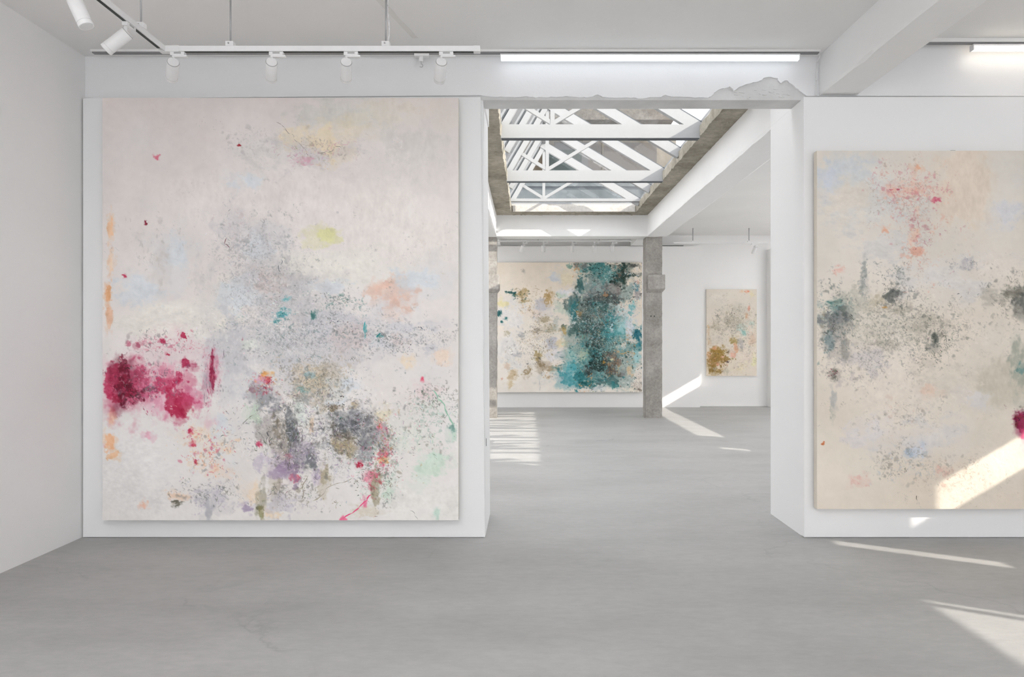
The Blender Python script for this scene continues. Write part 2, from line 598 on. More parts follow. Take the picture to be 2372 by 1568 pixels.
for j in range(3):
    box_obj('glass_pane', 5.76, 7.21, 11.71 + j * 3.63 / 3, 11.71 + (j + 1) * 3.63 / 3, 4.101, 4.113, M['frosted'], e)
A0, A1, AY0, AY1 = 4.9, 7.17, 3.9, 10.7
struct(slab_holes('ceiling_rear_right', 2.72, XR, YB, 15.75, ZS, 4.1, [(6.25, A1, YB, AY1), (A0, 6.25, 6.5, AY1), (5.8, 7.17, 11.75, 15.3)], M['ceil']), 'white ceiling right of the skylight')
struct(slab_holes('ceiling_front_right', 4.3, XR, -4.2, YB, ZS, 4.1, [(6.25, A1, AY0, YB)], M['ceil']), 'white ceiling over the right hall')
struct(box_obj('ceiling_rear_far', -1.0, 2.72, 13.6, 15.75, ZS, 4.1, M['ceil']), 'ceiling above the far painting')

HX0, HX1, HY0, HY1 = -0.31, 2.05, 6.45, 12.95     # skylight opening
# concrete slab round the opening: soffit with a ragged inner edge
bm = bmesh.new()
ox0, ox1, oy0, oy1 = -1.0, 2.72, YB, 13.6
per, outer, top = [], [], []
def side(ax, ay, bx_, by, n_, amp, qx, qy, rx, ry, nx, ny):
    j = jit_line(rng, 0, 1, n_, amp)
    for i in range(n_):
        t = i / n_
        x, y = ax + (bx_ - ax) * t, ay + (by - ay) * t
        per.append((x + nx * j[i], y + ny * j[i]))
        top.append((x + nx * 0.006 * math.sin(i), y + ny * 0.006 * math.sin(i)))
        outer.append((qx + (rx - qx) * t, qy + (ry - qy) * t))
side(HX0, HY0, HX0, HY1, 150, 0.014, ox0, oy0, ox0, oy1, 1, 0)
side(HX0, HY1, HX1, HY1, 80, 0.006, ox0, oy1, ox1, oy1, 0, 1)
side(HX1, HY1, HX1, HY0, 120, 0.006, ox1, oy1, ox1, oy0, 1, 0)
side(HX1, HY0, HX0, HY0, 30, 0.010, ox1, oy0, ox0, oy0, 0, 1)
N = len(per)
va = [bm.verts.new((x, y, ZS)) for x, y in outer]
vb = [bm.verts.new((x, y, ZS + rng.normal(0, 0.006))) for x, y in per]
vc = [bm.verts.new((x, y, 4.07)) for x, y in top]
vd = [bm.verts.new((x, y, 4.07)) for x, y in outer]
for i in range(N):
    j = (i + 1) % N
    bm.faces.new((va[i], va[j], vb[j], vb[i]))
    bm.faces.new((vb[i], vb[j], vc[j], vc[i]))
    bm.faces.new((vc[i], vc[j], vd[j], vd[i]))
    bm.faces.new((vd[i], vd[j], va[j], va[i]))
sl = struct(obj('ceiling_slab', bm, M['concrete']), 'rough broken concrete slab edge round the skylight opening')
# cracks and chips hanging on the right strip
bm = bmesh.new()
for k in range(20):
    y = rng.uniform(6.8, 12.5); x = rng.uniform(2.1, 2.3); a = rng.uniform(0.02, 0.07); b = rng.uniform(0.05, 0.16)
    v = [bm.verts.new((x + dx * a, y + dy * b, ZS - 0.001)) for dx, dy in ((-1, -.3), (-.2, -1), (1, .1), (.3, 1))]
    c = bm.verts.new((x, y, ZS - rng.uniform(0.008, 0.02)))
    for i in range(4):
        bm.faces.new((v[i], v[(i + 1) % 4], c))
tag(obj('concrete_chips', bm, M['concrete'], sl), kind='stuff')
# smoother rendered curb standing on the slab round the opening
bm = bmesh.new()
bx(bm, HX0 - 0.12, HX0 - 0.02, HY0 - 0.1, HY1 + 0.1, 4.071, 4.10)
bx(bm, HX1 + 0.02, HX1 + 0.12, HY0 - 0.1, HY1 + 0.1, 4.071, 4.10)
bx(bm, HX0 - 0.02, HX1 + 0.02, HY1 + 0.02, HY1 + 0.1, 4.071, 4.10)
bx(bm, HX0 - 0.02, HX1 + 0.02, HY0 - 0.1, HY0 - 0.02, 4.071, 4.10)
obj('curb', bm, M['stonelight'], sl)
# pale render on the far and right cheeks of the opening
box_obj('cheek', HX0 + 0.03, HX1 - 0.01, HY1 - 0.02, HY1 + 0.012, ZS + 0.012, 4.069, M['stonelight'], sl)


def ragged_beam(name, x0, x1, y0, y1, z0, z1, mat, label, seed, amp=0.008):
    r = np.random.default_rng(seed)
    bm = bmesh.new()
    n_ = int((y1 - y0) * 9)
    yy = np.linspace(y0, y1, n_ + 1)
    a = jit_line(r, 0, 1, n_, amp); b = jit_line(r, 0, 1, n_, amp)
    rw = []
    for i in range(n_ + 1):
        p = [(x0, z1), (x0, z0 + 0.03), (x0 + 0.004 + 0.3 * abs(a[i]), z0 + a[i]), (x0 + 0.02, z0), (x1 - 0.02, z0), (x1, z0 + 0.012 + b[i]), (x1, z1)]
        rw.append([bm.verts.new((x, yy[i], z)) for x, z in p])
    for i in range(n_):
        for k in range(6):
            bm.faces.new((rw[i][k], rw[i + 1][k], rw[i + 1][k + 1], rw[i][k + 1]))
    bm.faces.new(rw[0]); bm.faces.new(rw[-1][::-1])
    return struct(obj(name, bm, mat), label)


ragged_beam('beam_rear_right', 2.32, 2.72, YB, 13.25, 3.53, ZS, M['beam'], 'white beam along the right side of the skylight', 3)
ragged_beam('beam_rear_left', -1.0, -0.60, YB, 13.25, 3.53, ZS, M['beam'], 'white beam along the left side of the skylight', 4)
struct(box_obj('beam_rear_cross', -0.60, 2.32, 13.21, 13.6, 3.53, ZS, M['beam']), 'white cross beam at the far end of the skylight')
bm = bmesh.new()
bx(bm, 2.33, 2.71, 13.6, 15.45, 3.66, ZS)
struct(obj('beam_far_right', bm, M['beam']), 'white beam from the column to the far wall')
bm = bmesh.new()
bx(bm, -0.99, -0.61, 13.6, 15.45, 3.66, ZS)
struct(obj('beam_far_left', bm, M['beam']), 'white beam behind the left column')

# far wall
struct(box_obj('wall_back', XL, XR, 15.75, 15.95, 0, 4.1, M['wall']), 'white far wall of the rear room')
e = struct(box_obj('wall_back_panel', -2.6, 3.91, 15.47, 15.749, 0, 3.65, M['wall']), 'white wall panel behind the teal painting')
box_obj('shadow_gap', 3.03, 3.53, 15.46, 15.469, 3.651, 3.664, M['black'], e)
struct(box_obj('wall_back_pier', 5.52, 6.1, 15.5, 15.749, 0, 3.6, M['wall']), 'white pier at the right end of the far wall')
struct(box_obj('trim_2', 3.912, 5.52, 15.72, 15.749, 0, 0.025, M['wall']), 'thin skirting under the small painting')

# ------------------------------------------------------------------ concrete columns
def column(x0, x1, label, shift):
    e = empty('concrete_column', ((x0 + x1) / 2, 13.46, 0))
    tag(e, label, 'column', 'concrete columns under the skylight beams')
    r = np.random.default_rng(int(x0 * 100) + 900)
    bm = bmesh.new()
    zz = np.linspace(0, 3.53, 46)
    rw = []
    for z in zz:
        p = [(x0, 13.3), (x1, 13.3), (x1, 13.62), (x0, 13.62)]
        rw.append([bm.verts.new((x + r.normal(0, .0022), y + r.normal(0, .0022), z)) for x, y in p])
    for i in range(len(zz) - 1):
        for k in range(4):
            bm.faces.new((rw[i][k], rw[i][(k + 1) % 4], rw[i + 1][(k + 1) % 4], rw[i + 1][k]))
    bm.faces.new(rw[0][::-1]); bm.faces.new(rw[-1])
    obj('shaft', bm, M['col'], e)
    a0, a1 = x0 + shift, x1 + 0.05
    bm = bmesh.new()
    L = [[(a0, 13.24), (a1, 13.24), (a1, 13.64), (a0, 13.64)]] * 2
    lo = [(x0 + 0.01, 13.298), (x1 - 0.004, 13.298), (x1 - 0.004, 13.622), (x0 + 0.01, 13.622)]
    v0 = [bm.verts.new((x, y, 2.44)) for x, y in lo]
    v1 = [bm.verts.new((x, y, 2.51)) for x, y in L[0]]
    v2 = [bm.verts.new((x, y, 2.79)) for x, y in L[0]]
    for A, B in ((v0, v1), (v1, v2)):
        for k in range(4):
            bm.faces.new((A[k], A[(k + 1) % 4], B[(k + 1) % 4], B[k]))
    bm.faces.new(v0[::-1]); bm.faces.new(v2)
    obj('collar', bm, M['col'], e, bevel=0.012)
    bm = bmesh.new()
    bx(bm, x0 - 0.008, x1 + 0.008, 13.292, 13.63, 0.0, 0.012)
    obj('base_mortar', bm, M['col'], e)
    bm = bmesh.new()
    for dx in (0.10, 0.165):
        cyl(bm, (x0 + dx, 13.297, 1.985), (x0 + dx, 13.31, 1.985), 0.013, n=10)
    obj('bolt_holes', bm, M['black'], e)


column(2.305, 2.622, 'raw concrete column with collar, standing right of the teal painting', 0.035)
column(-0.92, -0.602, 'raw concrete column with collar, half hidden left of the teal painting', -0.02)

# ------------------------------------------------------------------ skylight lantern
EX0, EX1, EZ = -0.33, 2.10, 4.10      # eaves
RX = 0.30                             # ridge
RZ = EZ + 0.60 * (EX1 - RX)           # 5.18
e = empty('skylight', (0.87, 9.7, 4.1))
tag(e, 'white steel framed glass skylight over the passage to the rear room', 'skylight')
trussY = [6.5, 8.15, 10.35, 12.55]
rafY = [7.05, 9.25, 11.45]
yb0, yb1 = 6.3, 13.02
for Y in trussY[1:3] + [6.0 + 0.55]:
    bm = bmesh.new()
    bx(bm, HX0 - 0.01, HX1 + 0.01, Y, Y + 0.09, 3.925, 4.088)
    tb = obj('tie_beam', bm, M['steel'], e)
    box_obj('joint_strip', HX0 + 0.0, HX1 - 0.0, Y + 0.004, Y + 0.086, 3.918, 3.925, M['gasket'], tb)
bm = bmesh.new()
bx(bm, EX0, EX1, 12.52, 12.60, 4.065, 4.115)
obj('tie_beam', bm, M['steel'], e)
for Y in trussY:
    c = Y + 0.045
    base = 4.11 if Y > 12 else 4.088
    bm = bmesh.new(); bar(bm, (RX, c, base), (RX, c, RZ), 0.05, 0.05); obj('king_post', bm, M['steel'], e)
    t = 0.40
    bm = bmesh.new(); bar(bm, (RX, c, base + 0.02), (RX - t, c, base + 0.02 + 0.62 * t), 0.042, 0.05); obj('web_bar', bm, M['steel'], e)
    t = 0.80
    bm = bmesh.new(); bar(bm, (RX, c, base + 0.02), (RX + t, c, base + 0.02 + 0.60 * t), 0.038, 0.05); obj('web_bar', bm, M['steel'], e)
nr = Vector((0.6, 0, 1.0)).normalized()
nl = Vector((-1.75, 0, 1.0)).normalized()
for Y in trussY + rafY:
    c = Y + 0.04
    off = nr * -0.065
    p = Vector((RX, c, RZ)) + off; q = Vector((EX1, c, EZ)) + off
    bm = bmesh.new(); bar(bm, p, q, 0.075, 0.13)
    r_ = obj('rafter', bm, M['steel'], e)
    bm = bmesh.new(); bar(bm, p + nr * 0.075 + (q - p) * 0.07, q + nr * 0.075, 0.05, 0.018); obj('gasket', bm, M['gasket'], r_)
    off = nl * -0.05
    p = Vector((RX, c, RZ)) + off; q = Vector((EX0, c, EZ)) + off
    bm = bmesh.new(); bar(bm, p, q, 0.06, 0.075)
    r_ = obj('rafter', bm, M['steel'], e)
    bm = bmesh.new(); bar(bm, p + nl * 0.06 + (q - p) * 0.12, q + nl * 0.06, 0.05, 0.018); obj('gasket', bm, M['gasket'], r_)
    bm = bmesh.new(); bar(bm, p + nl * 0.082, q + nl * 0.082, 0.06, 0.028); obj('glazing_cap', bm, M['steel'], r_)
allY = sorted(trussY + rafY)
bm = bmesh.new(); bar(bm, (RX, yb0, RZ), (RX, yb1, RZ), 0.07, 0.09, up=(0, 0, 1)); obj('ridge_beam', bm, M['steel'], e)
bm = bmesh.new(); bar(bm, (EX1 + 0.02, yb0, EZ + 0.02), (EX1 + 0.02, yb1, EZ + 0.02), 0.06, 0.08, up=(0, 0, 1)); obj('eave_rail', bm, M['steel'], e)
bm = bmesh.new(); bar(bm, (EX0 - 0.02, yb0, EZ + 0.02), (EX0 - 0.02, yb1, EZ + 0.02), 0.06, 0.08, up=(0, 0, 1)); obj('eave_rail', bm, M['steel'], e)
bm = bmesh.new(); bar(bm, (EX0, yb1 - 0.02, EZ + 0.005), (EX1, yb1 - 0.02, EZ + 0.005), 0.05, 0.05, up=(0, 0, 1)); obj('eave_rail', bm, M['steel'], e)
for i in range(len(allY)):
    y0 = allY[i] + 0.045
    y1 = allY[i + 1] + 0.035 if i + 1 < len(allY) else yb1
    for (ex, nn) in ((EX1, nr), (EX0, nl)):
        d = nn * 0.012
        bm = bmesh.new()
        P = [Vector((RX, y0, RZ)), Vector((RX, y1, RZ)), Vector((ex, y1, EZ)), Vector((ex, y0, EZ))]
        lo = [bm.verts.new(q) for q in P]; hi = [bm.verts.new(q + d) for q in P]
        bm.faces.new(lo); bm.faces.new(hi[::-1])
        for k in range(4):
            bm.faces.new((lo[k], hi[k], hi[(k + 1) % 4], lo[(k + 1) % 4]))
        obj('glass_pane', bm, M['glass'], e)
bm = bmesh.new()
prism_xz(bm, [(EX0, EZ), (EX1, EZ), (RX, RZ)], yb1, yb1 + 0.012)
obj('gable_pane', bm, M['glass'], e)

# glazed slot over the right hall with its own light trusses
e = empty('window_15', (6.7, 7.7, 4.1))
struct(e, 'long glazed roof slot over the right hall, widened to brighten the rear room')
box_obj('glass_pane', 6.25, A1 + 0.05, AY0 - 0.05, AY1 + 0.05, 4.101, 4.111, M['winglass'], e)
box_obj('glass_pane', A0 - 0.05, 6.25, 6.45, AY1 + 0.05, 4.101, 4.111, M['winglass'], e)  # extra width added to the slot to brighten the rear room
for k in range(6):
    Y = 4.55 + 1.1 * k
    box_obj('tie_bar', A0 if Y > 6.5 else 6.25, A1, Y, Y + 0.10, 3.99, 4.05, M['steel'], e)
    bm = bmesh.new(); bar(bm, (6.35, Y + 0.02, 4.14), (A1 + 0.05, Y + 0.02, 4.32), 0.07, 0.08); obj('web_bar', bm, M['steel'], e)
    box_obj('tie_bar', A0 if Y > 6.8 else 6.25, A1, Y - 0.34, Y - 0.26, 3.99, 4.04, M['steel'], e)
    if k % 2:
        bm = bmesh.new(); bar(bm, (6.3, Y + 0.3, 4.14), (A1 + 0.05, Y + 0.42, 4.2), 0.06, 0.07); obj('web_bar', bm, M['steel'], e)

# ------------------------------------------------------------------ neighbouring buildings seen through the glass
NY = 24.0
def nx(px): return X_(px, NY)
def nz(py): return Z_(py, NY)
b = empty('neighbour_building', (4.0, NY, 0))
tag(b, 'beige rendered building with shutters and dark teal glazing seen through the skylight', 'building')
box_obj('wall', nx(1350), nx(1566), NY, NY + 5, 0, nz(292), M['facade'], b)
box_obj('wall', nx(1262), nx(1350), NY + 0.15, NY + 5, 0, nz(322), M['facade'], b)
box_obj('balcony_slab', X_(1275, NY - 0.9), X_(1562, NY - 0.9), NY - 0.9, NY + 2, Z_(277, NY - 0.9), Z_(215, NY - 0.9), M['facade_mottled'], b)
box_obj('soffit_band', nx(1285), nx(1548), NY - 0.3, NY - 0.01, nz(302), Z_(277, NY - 0.9) - 0.002, M['darkgrey'], b)
f = box_obj('window', nx(1395), nx(1523), NY - 0.06, NY - 0.001, nz(420), nz(329), M['facade'], b)
box_obj('shutter', nx(1398), nx(1520), NY - 0.09, NY - 0.061, nz(420), nz(332), M['taupe'], f)
f = box_obj('window', nx(1283), nx(1392), NY - 0.06, NY - 0.001, nz(420), nz(329), M['taupe'], b)
box_obj('pane', nx(1286), nx(1362), NY - 0.09, NY - 0.061, nz(420), nz(333), M['greypane'], f)
f = box_obj('window', nx(1268), nx(1350), NY - 0.05, NY + 0.149, 4.0, nz(345), M['facade_grey'], b)
box_obj('pane', nx(1270), nx(1347), NY - 0.1, NY - 0.051, 4.0, nz(349), M['teal'], f)
b = empty('brick_building', (0.3, NY - 0.6, 0))
tag(b, 'brown brick house seen behind the king posts of the skylight', 'building')
box_obj('wall', nx(1203), nx(1261), NY - 0.6, NY + 4, 0, nz(318), M['brick'], b)
box_obj('gutter', nx(1203), nx(1261), NY - 0.68, NY - 0.601, nz(318) - 0.1, nz(318), M['facade'], b)
b = empty('low_annex', (2.2, NY - 4, 0))
tag(b, 'low grey clad annex roof edge seen at the bottom of the skylight', 'building')
NY2 = NY - 4
box_obj('wall', X_(1150, NY2), X_(1600, NY2), NY2, NY2 + 2.5, 0, Z_(435, NY2), M['facade_grey'], b)
box_obj('coping', X_(1148, NY2), X_(1602, NY2), NY2 - 0.08, NY2 + 2.6, Z_(434.4, NY2) + 0.02, Z_(421, NY2), M['facade_grey'], b)
box_obj('joint', X_(1149, NY2), X_(1601, NY2), NY2 - 0.02, NY2 + 2.4, Z_(435, NY2), Z_(434.4, NY2) + 0.02, M['gasket'], b)
NY3 = NY + 5.5
b = empty('white_building', (-2.0, NY3, 0))
tag(b, 'white rendered house with small grey windows at the left of the skylight', 'building')
box_obj('wall', X_(1020, NY3), X_(1262, NY3), NY3, NY3 + 5, 0, Z_(205, NY3), M['facade_white'], b)
for (a, c, d_, g) in ((1172, 1186, 262, 285), (1204, 1218, 266, 287), (1234, 1242, 276, 288), (1180, 1192, 330, 352), (1206, 1222, 330, 360), (1228, 1240, 232, 256), (1176, 1190, 372, 395), (1160, 1170, 290, 320)):
    f = box_obj('window', X_(a, NY3), X_(c, NY3), NY3 - 0.05, NY3 - 0.001, Z_(g, NY3), Z_(d_, NY3), M['facade_grey'], b)
    box_obj('pane', X_(a, NY3) + 0.03, X_(c, NY3) - 0.03, NY3 - 0.07, NY3 - 0.051, Z_(g, NY3) + 0.03, Z_(d_, NY3) - 0.03, M['greypane'], f)

# ------------------------------------------------------------------ lighting
# ceiling rail along the wall and the two tube lights
e = empty('ceiling_rail', (-0.5, 5.14, 3.66))
tag(e, 'long thin grey light rail along the ceiling edge of the front room', 'light rail')
box_obj('rail', -3.28, 2.20, 5.12, 5.165, 3.672, ZC - 0.001, M['ceil'], e)
box_obj('slot', -3.27, 2.19, 5.124, 5.158, 3.664, 3.672, M['rail_grey'], e)
e = empty('ceiling_rail', (4.0, 5.14, 3.74))
tag(e, 'thin grey light rail right of the ceiling beam', 'light rail')
box_obj('rail', 2.55, 5.9, 5.12, 5.165, 3.745, 3.774, M['ceil'], e)
box_obj('slot', 2.56, 5.88, 5.124, 5.158, 3.737, 3.745, M['rail_grey'], e)


def tube_light(x0, x1, zt, mat, label):
    e = empty('tube_light', ((x0 + x1) / 2, 5.14, zt))
    tag(e, label, 'tube light')
    box_obj('housing', x0, x1, 5.118, 5.166, zt - 0.012, zt, M['white_metal'], e)
    bm = bmesh.new()
    pts = [(5.121, zt - 0.0121), (5.121, zt - 0.034), (5.128, zt - 0.043), (5.156, zt - 0.043), (5.163, zt - 0.034), (5.163, zt - 0.0121)]
    a = [bm.verts.new((x0 + 0.006, y, z)) for y, z in pts]
    c = [bm.verts.new((x1 - 0.006, y, z)) for y, z in pts]
    bm.faces.new(a); bm.faces.new(c[::-1])
    for i in range(6):
        bm.faces.new((a[i], c[i], c[(i + 1) % 6], a[(i + 1) % 6]))
    obj('diffuser', bm, mat, e)
    for x in (x0, x1 - 0.006):
        box_obj('end_cap', x, x + 0.006, 5.119, 5.165, zt - 0.044, zt - 0.012, M['white_metal'], e)


tube_light(X_(1159, 5.14), X_(1851, 5.14), 3.656, M['tube'], 'bright cool white tube light on the wall above the passage')
tube_light(X_(2251, 5.14), 5.62, 3.729, M['tube_warm'], 'bright tube light above the cream painting at the right edge')

# conduit dropping in the corner by the beam
bm = bmesh.new()
pts = [(2.19, 5.15, 3.672), (2.225, 5.19, 3.672), (2.222, 5.235, 3.64), (2.218, 5.243, 3.5), (2.216, 5.243, 3.385)]
for p, q in zip(pts[:-1], pts[1:]):
    cyl(bm, p, q, 0.006, n=8)
tag(obj('power_cable', bm, M['white_metal']), 'thin white cable running down the corner beside the ceiling beam', 'cable')

# suspended track (L shaped)
TZ, TY, TX0, TX1 = 3.277, 4.2, -2.237, -0.2975
e = empty('lighting_track', (-1.3, TY, TZ))
tag(e, 'white L-shaped lighting track hanging on rods from the front ceiling', 'light track')
W2 = 0.018
bm = bmesh.new()
bx(bm, TX0 - W2, TX1, TY - W2, TY - 0.012, TZ, TZ + 0.032)
bx(bm, TX0 + W2, TX1, TY + 0.012, TY + W2, TZ, TZ + 0.032)
bx(bm, TX0 + W2, TX1, TY - 0.012, TY + 0.012, TZ + 0.012, TZ + 0.032)
obj('rail', bm, M['white_metal'], e)
box_obj('slot', TX0 + 0.12, TX1 - 0.035, TY - 0.0115, TY + 0.0115, TZ - 0.0012, TZ + 0.0118, M['black'], e)
box_obj('end_cap', TX1 - 0.034, TX1 + 0.006, TY - 0.02, TY + 0.02, TZ - 0.002, TZ + 0.033, M['white_metal'], e)
bm = bmesh.new()
bx(bm, TX0 - W2, TX0 - 0.010, 1.4, TY - W2, TZ, TZ + 0.032)
bx(bm, TX0 + 0.010, TX0 + W2, 1.4, TY - W2, TZ, TZ + 0.032)
bx(bm, TX0 - 0.010, TX0 + 0.010, 1.4, TY - W2, TZ + 0.012, TZ + 0.032)
obj('rail', bm, M['white_metal'], e)
box_obj('slot', TX0 - 0.0095, TX0 + 0.0095, 1.42, TY - 0.06, TZ - 0.0012, TZ + 0.0118, M['black'], e)
box_obj('corner_joint', TX0 - 0.02, TX0 + 0.10, TY - 0.02, TY + 0.02, TZ - 0.003, TZ + 0.034, M['white_metal'], e)
for (x, y) in ((X_(534, TY), TY), (X_(894, TY), TY), (TX0, 3.95), (TX0, 2.2)):
    bm = bmesh.new(); cyl(bm, (x, y, TZ + 0.06), (x, y, ZC - 0.001), 0.0055, n=10)
    r_ = obj('rod', bm, M['rod'], e)
    g = box_obj('bracket', x - 0.024, x + 0.024, y - 0.02, y + 0.02, TZ + 0.032, TZ + 0.062, M['white_metal'], e, bevel=0.003)
    bm = bmesh.new(); cyl(bm, (x - 0.004, y - 0.024, TZ + 0.048), (x - 0.004, y - 0.0195, TZ + 0.048), 0.005, n=10)
    obj('screw', bm, M['rod'], g)
bm = bmesh.new()
pts = [(X_(899, TY), TY, TZ + 0.07)] + [(X_(899, TY) + 0.006 * math.sin(i), TY + 0.01, TZ + 0.07 + 0.045 * i) for i in range(1, 8)] + [(X_(899, TY), TY, ZC - 0.002)]
for p, q in zip(pts[:-1], pts[1:]):
    cyl(bm, p, q, 0.004, n=8)
tag(obj('power_cable', bm, M['white_metal']), 'white cable beside the right-hand rod of the hanging track', 'cable')

# old patch line on the ceiling
bm = bmesh.new()
v = [bm.verts.new(p) for p in ((X_(955, 4.93), 4.93, ZC - 0.003), (X_(968, 4.93), 4.93, ZC - 0.003), (-1.02, 4.0, ZC - 0.003), (-1.07, 4.0, ZC - 0.003))]
u = [bm.verts.new(q.co + Vector((0, 0, 0.0028))) for q in v]
bm.faces.new(v); bm.faces.new(u[::-1])
for k in range(4):
    bm.faces.new((v[k], u[k], u[(k + 1) % 4], v[(k + 1) % 4]))
tag(obj('ceiling_tape', bm, M['tape']), 'faint beige strip taped across the front ceiling', 'strip')


def spotlight(pos, axis, along, label, group, s=1.0, neck=0.055, L=0.15, ringed=True):
    """track lamp: pos = underside of the rail; axis = where it points; along = direction of the rail"""
    P = Vector(pos); A = Vector(axis).normalized(); T = Vector(along).normalized()
    e = empty('spotlight', P)
    tag(e, label, 'spotlight', group)
    side_ = Vector((0, 0, 1)).cross(T)
    bm = bmesh.new()
    bar(bm, P + T * -0.012 * s + Vector((0, 0, -0.012 * s)), P + T * 0.075 * s + Vector((0, 0, -0.012 * s)), 0.022 * s, 0.030 * s, up=(0, 0, 1))
    ad = obj('adapter', bm, M['white_metal'], e, bevel=0.002 * s)
    bm = bmesh.new()
    bar(bm, P + T * 0.0 + Vector((0, 0, -0.027 * s)), P + T * 0.088 * s + Vector((0, 0, -0.027 * s)), 0.010 * s, 0.022 * s, up=(0, 0, 1))
    obj('adapter_foot', bm, M['white_metal'], ad)
    bm = bmesh.new()
    bar(bm, P + T * 0.012 * s + Vector((0, 0, -0.010 * s)) - side_ * 0.0152 * s, P + T * 0.055 * s + Vector((0, 0, -0.010 * s)) - side_ * 0.0152 * s, 0.010 * s, 0.001 * s, up=(0, 0, 1))
    obj('rating_plate', bm, M['grey_metal'], ad)
    C = P + Vector((0, 0, -neck * s))
    bm = bmesh.new()
    cyl(bm, P + Vector((0, 0, -0.024 * s)), C + Vector((0, 0, -0.012 * s)), 0.009 * s, n=14)
    obj('neck', bm, M['white_metal'], e)
    B0 = C + Vector((0, 0, -0.016 * s)) - A * 0.012 * s
    R = 0.035 * s
    bm = bmesh.new()
    cyl(bm, B0, B0 + A * (L * s), R, n=32)
    bb = obj('barrel', bm, M['white_metal'], e, bevel=0.0015 * s)
    bm = bmesh.new()
    cyl(bm, B0 - A * 0.006 * s, B0 - A * 0.0005, R * 0.90, n=32)
    obj('rear_cap', bm, M['white_metal'], bb)
    if ringed:
        bm = bmesh.new(); ring(bm, B0 - A * 0.0008, A, R * 0.93, 0.0022 * s); obj('ring', bm, M['grey_metal'], bb)
    bm = bmesh.new()
    cyl(bm, B0 + A * (L * s * 0.86), B0 + A * (L * s * 0.865), R * 1.012, n=32)
    obj('seam', bm, M['grey_metal'], bb)
    bm = bmesh.new()
    cyl(bm, B0 + A * (L * s + 0.0002), B0 + A * (L * s + 0.002), R * 0.82, n=24)
    obj('lens', bm, M['lens'], bb)
    return e


G1 = 'spotlights on the hanging track'
spotlight((X_(401, TY), TY, TZ), (-0.52, 0.86, -0.40), (1, 0, 0), 'white spotlight nearest the corner of the hanging track, above the painting', G1)
spotlight((X_(629, TY), TY, TZ), (-0.35, 0.88, -0.38), (1, 0, 0), 'white spotlight below the left rod, second from the track corner', G1)
spotlight((X_(802, TY), TY, TZ), (-0.25, 0.90, -0.38), (1, 0, 0), 'white spotlight left of the second rod on the hanging track', G1)
spotlight((X_(1022, TY), TY, TZ), (-0.20, 0.88, -0.42), (1, 0, 0), 'white tilted spotlight at the free end of the hanging track', G1)
spotlight((TX0, 3.80, TZ), (-0.74, -0.10, -0.66), (0, 1, 0), 'white spotlight turned towards the left wall, under the slanting track arm', G1)
spotlight((TX0, 3.36, TZ), (0.40, 0.05, -0.91), (0, 1, 0), 'white spotlight cut by the top edge of the picture at left', G1, neck=0.07, L=0.165)

# little hook hanging from the wall rail
e = empty('rail_hook', (X_(976, 5.14), 5.14, 3.656))
tag(e, 'small white adapter with hook on the wall rail', 'hook')
hx = X_(976, 5.14)
box_obj('adapter', hx - 0.05, hx + 0.06, 5.115, 5.16, 3.637, 3.656, M['white_metal'], e)
box_obj('block', hx - 0.014, hx + 0.016, 5.12, 5.155, 3.60, 3.637, M['white_metal'], e, bevel=0.003)
bm = bmesh.new()
for i in range(10):
    t0, t1 = i / 10 * 4.2, (i + 1) / 10 * 4.2
    cyl(bm, (hx + 0.012 * math.sin(t0), 5.135, 3.572 + 0.012 * math.cos(t0)), (hx + 0.012 * math.sin(t1), 5.135, 3.572 + 0.012 * math.cos(t1)), 0.002, n=6)
cyl(bm, (hx, 5.135, 3.60), (hx, 5.135, 3.584), 0.002, n=6)
obj('hook', bm, M['rod'], e)

# far tracks
FY = 14.75
FZ = Z_(560, FY)
e = empty('lighting_track', (0.6, FY, FZ))
tag(e, 'thin white track with five spotlights above the teal painting', 'light track')
box_obj('rail', -1.6, 2.25, FY - 0.018, FY + 0.018, FZ, FZ + 0.03, M['white_metal'], e)
box_obj('slot', -1.55, 2.2, FY - 0.007, FY + 0.007, FZ - 0.002, FZ, M['grey_metal'], e)
for x in (0.23, 1.55):
    bm = bmesh.new(); cyl(bm, (x, FY, FZ + 0.03), (x, FY, ZS - 0.001), 0.006, n=8); obj('rod', bm, M['rod'], e)
G2 = 'spotlights above the teal painting'
for px, ax, lb in ((1212, (-0.35, 0.75, -0.72), 'white spotlight tilted left, nearest the left concrete column'),
                   (1259, (0.0, 0.70, -0.72), 'second white spotlight from the left above the teal painting'),
                   (1326, (0.0, 0.70, -0.72), 'middle white spotlight of five above the teal painting'),
                   (1377, (0.0, 0.70, -0.72), 'fourth white spotlight from the left above the teal painting'),
                   (1419, (0.0, 0.70, -0.72), 'white spotlight nearest the right column above the teal painting')):
    spotlight((X_(px, FY), FY, FZ), ax, (1, 0, 0), lb, G2, s=1.15)
e = empty('lighting_track', (4.4, FY, FZ - 0.03))
tag(e, 'thin white track above the small ochre painting', 'light track')
z = Z_(564, FY)
box_obj('rail', X_(1560, FY), X_(1780, FY), FY - 0.016, FY + 0.016, z, z + 0.03, M['white_metal'], e)
for px in (1605, 1735):
    bm = bmesh.new(); cyl(bm, (X_(px, FY), FY, z + 0.03), (X_(px, FY), FY, ZS - 0.001), 0.010, n=8); obj('rod', bm, M['rod'], e)
    box_obj('bracket', X_(px, FY) - 0.03, X_(px, FY) + 0.03, FY - 0.02, FY + 0.02, z + 0.03, z + 0.06, M['white_metal'], e)
spotlight((X_(1750, FY), FY, z), (-0.15, 0.62, -0.78), (-1, 0, 0), 'single white spotlight above the small ochre painting', 'spotlights above the ochre painting', s=1.15)

